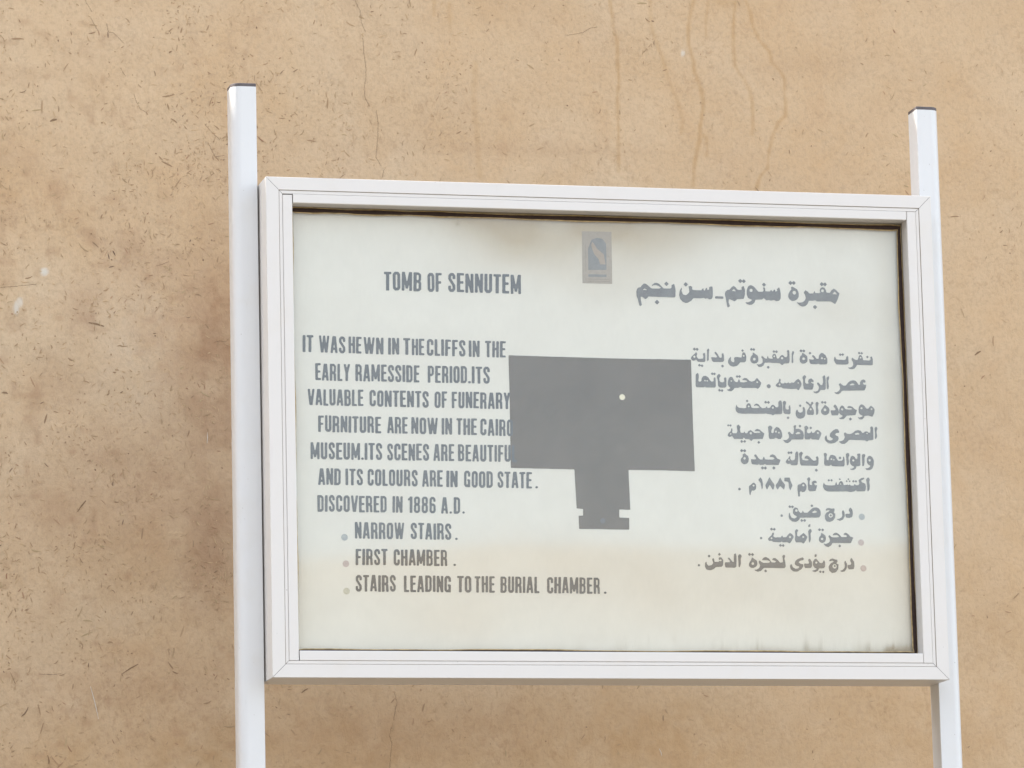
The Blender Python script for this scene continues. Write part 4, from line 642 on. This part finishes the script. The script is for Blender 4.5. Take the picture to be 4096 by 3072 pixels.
# the panel behind the glass
YPAN = .038
px = np.linspace(.040, W - .040, 281); pz = np.linspace(.040, HB - .038, 197)
PX, PZ = np.meshgrid(px, pz)
PW, PH = len(px), len(pz)
pn = noise2(PW, PH, 14, 10, 51); pf = noise2(PW, PH, 60, 40, 52); pv = noise2(PW, PH, 230, 4, 53)
def pb(cx, cz, rx, rz):
    return np.exp(-(((PX - cx) / rx) ** 2 + ((PZ - cz) / rz) ** 2))
brown = .85 * pb(.45, .775, .13, .055) + .72 * pb(.665, .785, .13, .045) + .35 * pb(.56, .80, .25, .03) + .35 * pb(.20, .815, .2, .012) + .38 * pb(.60, .74, .14, .07) + .22 * pb(.05, .80, .03, .03)
brown += .20 * pb(1.05, .66, .07, .045) + .12 * pb(1.0, .54, .12, .06) + .3 * pb(1.125, .55, .02, .25) + .16 * pb(.55, .40, .08, .03)
brown += .45 * np.exp(-((HB - .047 - PZ) / .014) ** 2) + .12 * np.exp(-((PX - .048) / .02) ** 2)
brown = np.clip(brown * (.85 + .45 * pn), 0, 1)
dirt = .75 * np.exp(-((PZ - .047) / (.012 + .016 * np.clip(pv, 0, 1) * (PX > .62))) ** 2) * np.clip((PX - .5) / .5, .12, 1) * np.clip(.7 + .6 * pf, 0, 1.2)
dirt += .75 * np.exp(-((PX - 1.116) / .022) ** 2 - ((PZ - .05) / .014) ** 2) * np.clip(.8 + .5 * pf, 0, 1.2)
dirt += .30 * np.exp(-((PX - 1.149) / .010) ** 2) + .25 * pb(.575, .03, .06, .035) * np.clip(.7 + pf, 0, 1)
dirt += .35 * pb(.345, .797, .004, .004)
dirt = np.clip(dirt, 0, .9)
rust = .22 * pb(.75, .135, .22, .05) + .16 * pb(.33, .10, .09, .05) + .16 * pb(.45, .21, .25, .05)
rust = np.clip(rust * (.9 + .5 * pn), 0, 1)
pvv = np.stack([PX.ravel(), np.full(PW * PH, YPAN), PZ.ravel()], 1)
pi = np.arange(PW * PH).reshape(PH, PW)
pq = np.stack([pi[:-1, :-1].ravel(), pi[:-1, 1:].ravel(), pi[1:, 1:].ravel(), pi[1:, :-1].ravel()], 1)
n0 = len(pvv)
back = [(px[0], YPAN + .004, pz[0]), (px[-1], YPAN + .004, pz[0]), (px[-1], YPAN + .004, pz[-1]), (px[0], YPAN + .004, pz[-1])]
pme = mesh("notice_panel", list(map(tuple, pvv)) + back, list(map(tuple, pq)) + [(n0, n0 + 3, n0 + 2, n0 + 1)])
pc = pme.color_attributes.new("stain_tone", 'FLOAT_COLOR', 'POINT')
pcol = np.zeros((len(pme.vertices), 4), np.float32); pcol[:, 3] = 1
pcol[:n0, 0] = brown.ravel(); pcol[:n0, 1] = dirt.ravel(); pcol[:n0, 2] = rust.ravel()
pc.data.foreach_set("color", pcol.ravel())
panel = part("notice_panel", pme, [M_PANEL])

# ------------------------------------------------------------------ lettering: shapes are rasterised, softened and outlined
RES = .00025
class Ink:
    def __init__(self):
        self.pos, self.neg, self.late = [], [], []
    def poly(self, p): self.pos.append(p)
    def hole(self, p): self.neg.append(p)
    def disc(self, x, z, r, hole=False, n=16, late=False):
        p = [(x + r * math.cos(2 * math.pi * k / n), z + r * math.sin(2 * math.pi * k / n)) for k in range(n)]
        (self.late if late else self.neg if hole else self.pos).append(p)
    def diamond(self, x, z, r):
        self.pos.append([(x - r, z), (x, z - r), (x + r, z), (x, z + r)])
    def mesh(self, name, y, soft=.0006):
        allp = [q for p in self.pos + self.late for q in p]
        x0 = min(q[0] for q in allp) - .003; x1 = max(q[0] for q in allp) + .003
        z0 = min(q[1] for q in allp) - .003; z1 = max(q[1] for q in allp) + .003
        nx_, nz_ = int((x1 - x0) / RES) + 1, int((z1 - z0) / RES) + 1
        img = np.zeros((nz_, nx_), np.float32)
        def fill(p, val):
            P = np.array(p)
            i0 = max(0, int((P[:, 0].min() - x0) / RES) - 1); i1 = min(nx_, int((P[:, 0].max() - x0) / RES) + 2)
            j0 = max(0, int((P[:, 1].min() - z0) / RES) - 1); j1 = min(nz_, int((P[:, 1].max() - z0) / RES) + 2)
            gx = x0 + np.arange(i0, i1) * RES; gz = z0 + np.arange(j0, j1) * RES
            ins = np.zeros((j1 - j0, i1 - i0), bool)
            for k in range(len(P)):
                (ax, az), (bx, bz) = P[k - 1], P[k]
                if az == bz: continue
                c = ((az > gz) != (bz > gz))[:, None]
                xc = (bx - ax) * (gz - az) / (bz - az) + ax
                ins ^= c & (gx[None, :] < xc[:, None])
            img[j0:j1, i0:i1][ins] = val
        for p in self.pos: fill(p, 1)
        for p in self.neg: fill(p, 0)
        for p in self.late: fill(p, 1)
        s = soft / RES
        r = int(3 * s) + 1
        kx = np.exp(-.5 * (np.arange(-r, r + 1) / s) ** 2); kx /= kx.sum()
        pad = np.pad(img, r)
        tmp = sum(kx[k] * pad[:, k:k + nx_] for k in range(2 * r + 1))
        f = sum(kx[k] * tmp[k:k + nz_, :] for k in range(2 * r + 1))
        f = f[::2, ::2] - .5
        f[0, :] = f[-1, :] = -1; f[:, 0] = f[:, -1] = -1
        R2 = RES * 2
        ins = f > 0
        cnt = ins[:-1, :-1].astype(int) + ins[1:, :-1] + ins[:-1, 1:] + ins[1:, 1:]
        vid, vs, fs = {}, [], []
        def gv(key, x, z):
            if key not in vid:
                vid[key] = len(vs); vs.append((x, y, z))
            return vid[key]
        def corner(i, j): return gv((i, j), x0 + i * R2, z0 + j * R2)
        for j in range(cnt.shape[0]):
            row = cnt[j]
            full = np.flatnonzero(np.diff(np.concatenate([[0], (row == 4).astype(int), [0]])))
            for a, b in zip(full[::2], full[1::2]):
                fs.append((corner(a, j), corner(b, j), corner(b, j + 1), corner(a, j + 1)))
            for i in np.flatnonzero((row > 0) & (row < 4)):
                cs = ((i, j), (i + 1, j), (i + 1, j + 1), (i, j + 1))
                poly = []
                for k in range(4):
                    a, b = cs[k], cs[(k + 1) % 4]
                    fa, fb_ = f[a[1], a[0]], f[b[1], b[0]]
                    if fa > 0: poly.append(corner(*a))
                    if (fa > 0) != (fb_ > 0):
                        t_ = fa / (fa - fb_)
                        poly.append(gv((min(a, b), max(a, b)), x0 + (a[0] + (b[0] - a[0]) * t_) * R2, z0 + (a[1] + (b[1] - a[1]) * t_) * R2))
                if len(poly) >= 3:
                    fs.append(tuple(poly))
        return mesh(name, vs, fs)

V_, H_, D_ = .165, .128, .145
BOWL = [(.083, .936), (.25, .936), (.325, .87)]
GLYPH = {
 'A': (.44, [([(.075, 0), (.188, 1)], D_), ([(.365, 0), (.252, 1)], D_), ([(.12, .25), (.32, .25)], .12)]),
 'B': (.42, [([(.083, 0), (.083, 1)], V_), ([(.08, .936), (.25, .936), (.33, .87), (.33, .61), (.26, .53), (.08, .53)], H_), ([(.26, .52), (.336, .44), (.336, .13), (.25, .064), (.08, .064)], H_ + .01)]),
 'C': (.40, [([(.318, .64), (.318, .85), (.25, .932), (.15, .932), (.083, .85), (.083, .15), (.15, .068), (.25, .068), (.318, .15), (.318, .37)], .15)]),
 'D': (.41, [([(.083, 0), (.083, 1)], V_), ([(.08, .936), (.24, .936), (.326, .85), (.326, .15), (.24, .064), (.08, .064)], .14)]),
 'E': (.36, [([(.083, 0), (.083, 1)], V_), ([(.08, .936), (.36, .936)], H_), ([(.08, .51), (.33, .51)], H_), ([(.08, .064), (.36, .064)], H_)]),
 'F': (.35, [([(.083, 0), (.083, 1)], V_), ([(.08, .936), (.35, .936)], H_), ([(.08, .50), (.32, .50)], H_)]),
 'G': (.41, [([(.325, .64), (.325, .85), (.25, .932), (.15, .932), (.083, .85), (.083, .15), (.15, .068), (.23, .068), (.32, .16)], .15), ([(.325, 0), (.325, .47)], .15), ([(.21, .43), (.33, .43)], .11)]),
 'H': (.42, [([(.083, 0), (.083, 1)], V_), ([(.337, 0), (.337, 1)], V_), ([(.08, .52), (.34, .52)], H_)]),
 'I': (.166, [([(.083, 0), (.083, 1)], V_)]),
 'L': (.33, [([(.083, 0), (.083, 1)], V_), ([(.08, .064), (.33, .064)], H_)]),
 'M': (.54, [([(.075, 0), (.075, 1)], .14), ([(.465, 0), (.465, 1)], .14), ([(.10, 1), (.27, .12)], .12), ([(.44, 1), (.27, .12)], .12)]),
 'N': (.42, [([(.075, 0), (.075, 1)], .145), ([(.345, 0), (.345, 1)], .145), ([(.09, 1), (.33, 0)], .13)]),
 'O': (.40, [([(.2, .932), (.15, .932), (.083, .85), (.083, .15), (.15, .068), (.25, .068), (.318, .15), (.318, .85), (.25, .932), (.2, .932)], .15)]),
 'P': (.40, [([(.083, 0), (.083, 1)], V_), ([(.08, .936), (.24, .936), (.32, .86), (.32, .53), (.24, .45), (.08, .45)], .13)]),
 'R': (.42, [([(.083, 0), (.083, 1)], V_), ([(.08, .936), (.25, .936), (.328, .86), (.328, .56), (.25, .48), (.08, .48)], .13), ([(.24, .47), (.325, .40), (.338, 0)], .15)]),
 'S': (.39, [([(.308, .68), (.308, .85), (.24, .932), (.15, .932), (.083, .85), (.083, .68), (.308, .34), (.308, .15), (.24, .068), (.15, .068), (.083, .15), (.083, .33)], .145)]),
 'T': (.38, [([(0, .936), (.38, .936)], H_), ([(.19, 0), (.19, 1)], V_)]),
 'U': (.40, [([(.083, 1), (.083, .15), (.15, .068), (.25, .068), (.318, .15), (.318, 1)], .155)]),
 'V': (.44, [([(.072, 1), (.195, 0)], D_), ([(.368, 1), (.245, 0)], D_)]),
 'W': (.62, [([(.065, 1), (.17, 0)], .125), ([(.31, 1), (.205, 0)], .125), ([(.31, 1), (.415, 0)], .125), ([(.555, 1), (.45, 0)], .125)]),
 'Y': (.42, [([(.072, 1), (.21, .42)], D_), ([(.348, 1), (.21, .42)], D_), ([(.21, 0), (.21, .48)], V_)]),
 '1': (.27, [([(.18, 0), (.18, 1)], V_), ([(.0, .78), (.17, .93)], .12)]),
 '8': (.41, [([(.205, .936), (.15, .936), (.09, .87), (.09, .62), (.15, .53), (.26, .53), (.32, .62), (.32, .87), (.26, .936), (.205, .936)], .135), ([(.205, .53), (.15, .52), (.085, .43), (.085, .14), (.15, .066), (.26, .066), (.325, .14), (.325, .43), (.26, .52), (.205, .53)], .14)]),
 '6': (.41, [([(.32, .70), (.32, .85), (.25, .932), (.15, .932), (.085, .85), (.085, .15), (.15, .068), (.26, .068), (.325, .15), (.325, .45), (.26, .53), (.10, .53)], .14)]),
 '.': (.15, None),
}
def clip01(p):
    for lim, sgn in ((0, 1), (1, -1)):
        out = []
        for k in range(len(p)):
            a, b = p[k - 1], p[k]
            ia, ib = sgn * (a[1] - lim) >= 0, sgn * (b[1] - lim) >= 0
            if ia != ib:
                t_ = (lim - a[1]) / (b[1] - a[1]); out.append((a[0] + (b[0] - a[0]) * t_, lim))
            if ib: out.append(b)
        p = out
        if len(p) < 3: return None
    return p
def latin_line(words):
    ink = Ink()
    for s, bx0, bz0, bx1, bz1, tx0, tz0, tx1, tz1 in words:
        b0, b1, t0, t1 = [np.array(v) / 1e4 for v in ((bx0, bz0), (bx1, bz1), (tx0, tz0), (tx1, tz1))]
        gap = .065
        tot = sum(GLYPH[c][0] for c in s) + gap * (len(s) - 1)
        cur = 0.0
        for c in s:
            w_, strokes = GLYPH[c]
            dy = random.uniform(-.014, .014); rot_ = random.uniform(-.012, .012); sx = random.uniform(.97, 1.03)
            def mp(q):
                gx = cur + (q[0] - w_ / 2) * sx + w_ / 2 + rot_ * (q[1] - .5)
                gy = q[1] + dy - rot_ * (q[0] - w_ / 2)
                u = gx / tot
                p = (b0 * (1 - u) + b1 * u) * (1 - gy) + (t0 * (1 - u) + t1 * u) * gy
                return (float(p[0]), float(p[1]))
            if strokes is None:
                ink.poly([mp((.075 + .085 * math.cos(a) * tot / .15 * .15 / max(tot, .15), .075 + .075 * math.sin(a))) for a in np.linspace(0, 2 * math.pi, 14)[:-1]])
            else:
                for pts, th_ in strokes:
                    h = th_ / 2
                    for k in range(len(pts) - 1):
                        (ax, ay), (bx, by) = pts[k], pts[k + 1]
                        L = math.hypot(bx - ax, by - ay); ux, uy = (bx - ax) / L, (by - ay) / L
                        e0 = .12 if (ay in (0, 1) and ax != bx) else 0.0
                        e1 = .12 if (by in (0, 1) and ax != bx) else 0.0
                        A = (ax - ux * e0, ay - uy * e0); B = (bx + ux * e1, by + uy * e1)
                        q = clip01([(A[0] - uy * h, A[1] + ux * h), (B[0] - uy * h, B[1] + ux * h), (B[0] + uy * h, B[1] - ux * h), (A[0] + uy * h, A[1] - ux * h)])
                        if q: ink.poly([mp(v) for v in q])
                        if k > 0:
                            q = clip01([(ax + h * math.cos(a), ay + h * math.sin(a)) for a in np.linspace(0, 2 * math.pi, 11)[:-1]])
                            if q: ink.poly([mp(v) for v in q])
            cur += w_ + gap
    return ink

YT = YPAN - .0005
YD = YPAN - .0003
for k, words in enumerate(LATIN):
    part("english_heading" if k == 0 else "english_text_line", latin_line(words).mesh("english_text", YT, .00065), [M_ENGLISH], panel)
bullets = []
for k, items in enumerate(ARABIC):
    ink = Ink()
    for it in items:
        if it[0] in 'ph':
            p = [(it[1][q] / 1e4, it[1][q + 1] / 1e4) for q in range(0, len(it[1]), 2)]
            (ink.poly if it[0] == 'p' else ink.hole)(p)
        else:
            x, z, r = (v / 1e4 for v in it[1:])
            if it[0] == 'd': ink.diamond(x, z, r)
            elif it[0] == 'c': ink.disc(x, z, r, late=True)
            elif it[0] == 'k': ink.disc(x, z, r, True)
            else: bullets.append((x, z, r))
    part("arabic_heading" if k == 0 else "arabic_text_line", ink.mesh("arabic_text", YT, .0005), [M_ARABIC], panel)

def flat_poly(name, pts, y, mat, n=1):
    return part(name, mesh(name, [(x, y, z) for x, z in pts], [tuple(range(len(pts)))]), [mat], panel)
def disc_pts(x, z, r, n=24):
    return [(x + r * math.cos(2 * math.pi * k / n), z + r * math.sin(2 * math.pi * k / n)) for k in range(n)]
def pairs(a): return [(a[q] / 1e4, a[q + 1] / 1e4) for q in range(0, len(a), 2)]
ink = Ink(); ink.poly(pairs(PLAN))
plan = part("floor_plan", ink.mesh("floor_plan", YD, .0005), [M_PLAN], panel)
for (x, z), mt in zip(pairs(PLAN_DOTS), (M_DOTW, M_DOTD)):
    r = .0052 if mt is M_DOTW else .0046
    flat_poly("plan_dot", disc_pts(x, z, r), YD - .0007, mt)
for (x, z), mt in zip(pairs(BULLETS), (M_B1, M_B2, M_B3)):
    flat_poly("bullet_dot", disc_pts(x, z, .0058), YT, mt)
for (x, z, r), mt in zip(bullets, (M_B1, M_B2, M_B2)):
    flat_poly("bullet_dot", disc_pts(x, z, .0056), YT, mt)
# the faded emblem: a tan plate, a dark field, a pale upright figure, and ruled lines
em = MB()
def lay(pts, y):
    em.add([(x, y, z) for x, z in pts], [tuple(range(len(pts)))])
emat = []
lay(pairs(EMBLEM), YD); emat.append(0)
lay(pairs(EMBLEM_FIELD), YD - .0004); emat.append(1)
lay(pairs(EMBLEM_BIRD), YD - .0008); emat.append(2)
for k, b in enumerate(EMBLEM_BARS):
    lay(pairs(b), YD - .0004); emat.append(1 if k == 0 else 3)
eme = em.mesh("emblem")
for p, q in zip(eme.polygons, emat): p.material_index = q
part("emblem", eme, [M_EM1, M_EM2, M_EM3, M_EM4], panel)

# glass, sealant and gasket
m = MB(); m.box(.0405, W - .0405, .0315, .0345, .0405, HB - .0385)
part("glass_pane", m.mesh("glass_pane"), [M_GLASS])

def strip(name, mat, half, hgt, ybase, seed, wav):
    """a squeezed bead of rubber round the edge of the glass, wavy along its length"""
    r_ = np.random.default_rng(seed)
    path = []
    L0, R0, B0, T0 = .0475, 1.1492, .0480, .8113
    def run(ax, az, bx, bz, n, nrm):
        ph = r_.random(4) * 6.28
        for k in range(n):
            u = k / n
            wv = wav * (math.sin(u * 9 + ph[0]) + .5 * math.sin(u * 23 + ph[1]) + .12 * math.sin(u * 61 + ph[2]))
            hh = half * (1 + .16 * math.sin(u * 17 + ph[3]) + .06 * math.sin(u * 53 + ph[1]))
            path.append((ax + (bx - ax) * u + nrm[0] * wv, az + (bz - az) * u + nrm[1] * wv, nrm, hh))
    run(L0, B0, R0 - .002, B0, 90, (0, 1))
    run(R0 + .0008, B0, R0 - .0008, T0, 70, (-1, 0))
    run(R0, T0 - .0012, .36, T0, 60, (0, -1))
    run(.36, T0, L0, T0 + .0005, 40, (0, -1))
    run(L0, T0, L0, B0, 60, (1, 0))
    vs, fs = [], []
    n = len(path)
    for k, (x, z, nr, hh) in enumerate(path):
        x2, z2 = path[(k + 1) % n][:2]; x1, z1 = path[k - 1][:2]
        dx, dz = x2 - x1, z2 - z1; l_ = math.hypot(dx, dz) + 1e-9
        ox, oz = -dz / l_, dx / l_
        for a in range(5):
            th_ = math.pi * a / 4
            vs.append((x + ox * hh * math.cos(th_), ybase - hgt * math.sin(th_), z + oz * hh * math.cos(th_)))
    for k in range(n):
        for a in range(4):
            i0, i1 = k * 5 + a, ((k + 1) % n) * 5 + a
            fs.append((i0, i1, i1 + 1, i0 + 1))
    return part(name, mesh(name, vs, fs, True), [mat])
strip("sealant", M_SEAL, .0049, .0010, .0314, 5, .0003)
strip("gasket", M_GASKET, .0037, .0022, .0313, 5, .0003)

# the two posts: sharp inner edges, rounded outer front edge
PWD, PDP, RAD, ZT = .0430, .046, .017, 1.0352
def post_profile(grow=0.0):
    p = [(0, 0)]                                   # inner front corner (u runs outwards, v back)
    p += [(PWD - RAD + RAD * math.sin(a), RAD - RAD * math.cos(a)) for a in np.linspace(0, math.pi / 2, 13)]
    p += [(PWD - .003 + .003 * math.cos(a), PDP - .003 + .003 * math.sin(a)) for a in np.linspace(0, math.pi / 2, 5)]
    p += [(.0008, PDP), (0, PDP - .0008), (0, .0006), (.0006, 0)]
    return p[1:]
def extrude(prof, fx, z0, z1, name, chamfer=0.0, tilt=0.0):
    n = len(prof)
    cu, cv = PWD / 2, PDP / 2
    rings = [(z0, 1.0), (z1 - chamfer, 1.0)] + ([(z1, 1 - chamfer / .022)] if chamfer else [])
    vs = []
    for z, s in rings:
        for u, v in prof:
            vs.append((fx(cu + (u - cu) * s) + tilt * z, DP + cv + (v - cv) * s, z))
    fs = []
    for r_ in range(len(rings) - 1):
        for k in range(n):
            k2 = (k + 1) % n
            fs.append((r_ * n + k, r_ * n + k2, (r_ + 1) * n + k2, (r_ + 1) * n + k))
    fs.append(tuple(range((len(rings) - 1) * n, len(rings) * n))); fs.append(tuple(range(n - 1, -1, -1)))
    me = mesh(name, vs, fs)
    return me
def smooth_sides(o):
    me = o.data
    me.polygons.foreach_set("use_smooth", [True] * len(me.polygons))
    ang = math.radians(28)
    for e in me.edges: pass
    m_ = o.modifiers.new("edges", 'EDGE_SPLIT'); m_.split_angle = ang
    return o
for fx, ztop, tilt in ((lambda u: -.0028 - u, 1.0352, -.0004), (lambda u: W + .0004 + u, 1.0349, 0.0)):
    post = part("post", extrude(post_profile(), fx, -ZB, ztop, "post", 0, tilt), [M_POST])
    smooth_sides(post)
    cap = part("end_cap", extrude(post_profile(), fx, ztop + .0002, ztop + .0058, "end_cap", .0006, tilt), [M_CAP], post)
    smooth_sides(cap)
# (normals all face outwards)
for o in bpy.data.objects:
    if o.type == 'MESH' and o.parent is not None and not o.name.startswith(("english", "arabic", "floor", "plan", "bullet", "emblem", "notice")):
        import bmesh
        b = bmesh.new(); b.from_mesh(o.data); bmesh.ops.recalc_face_normals(b, faces=b.faces); b.to_mesh(o.data); b.free()
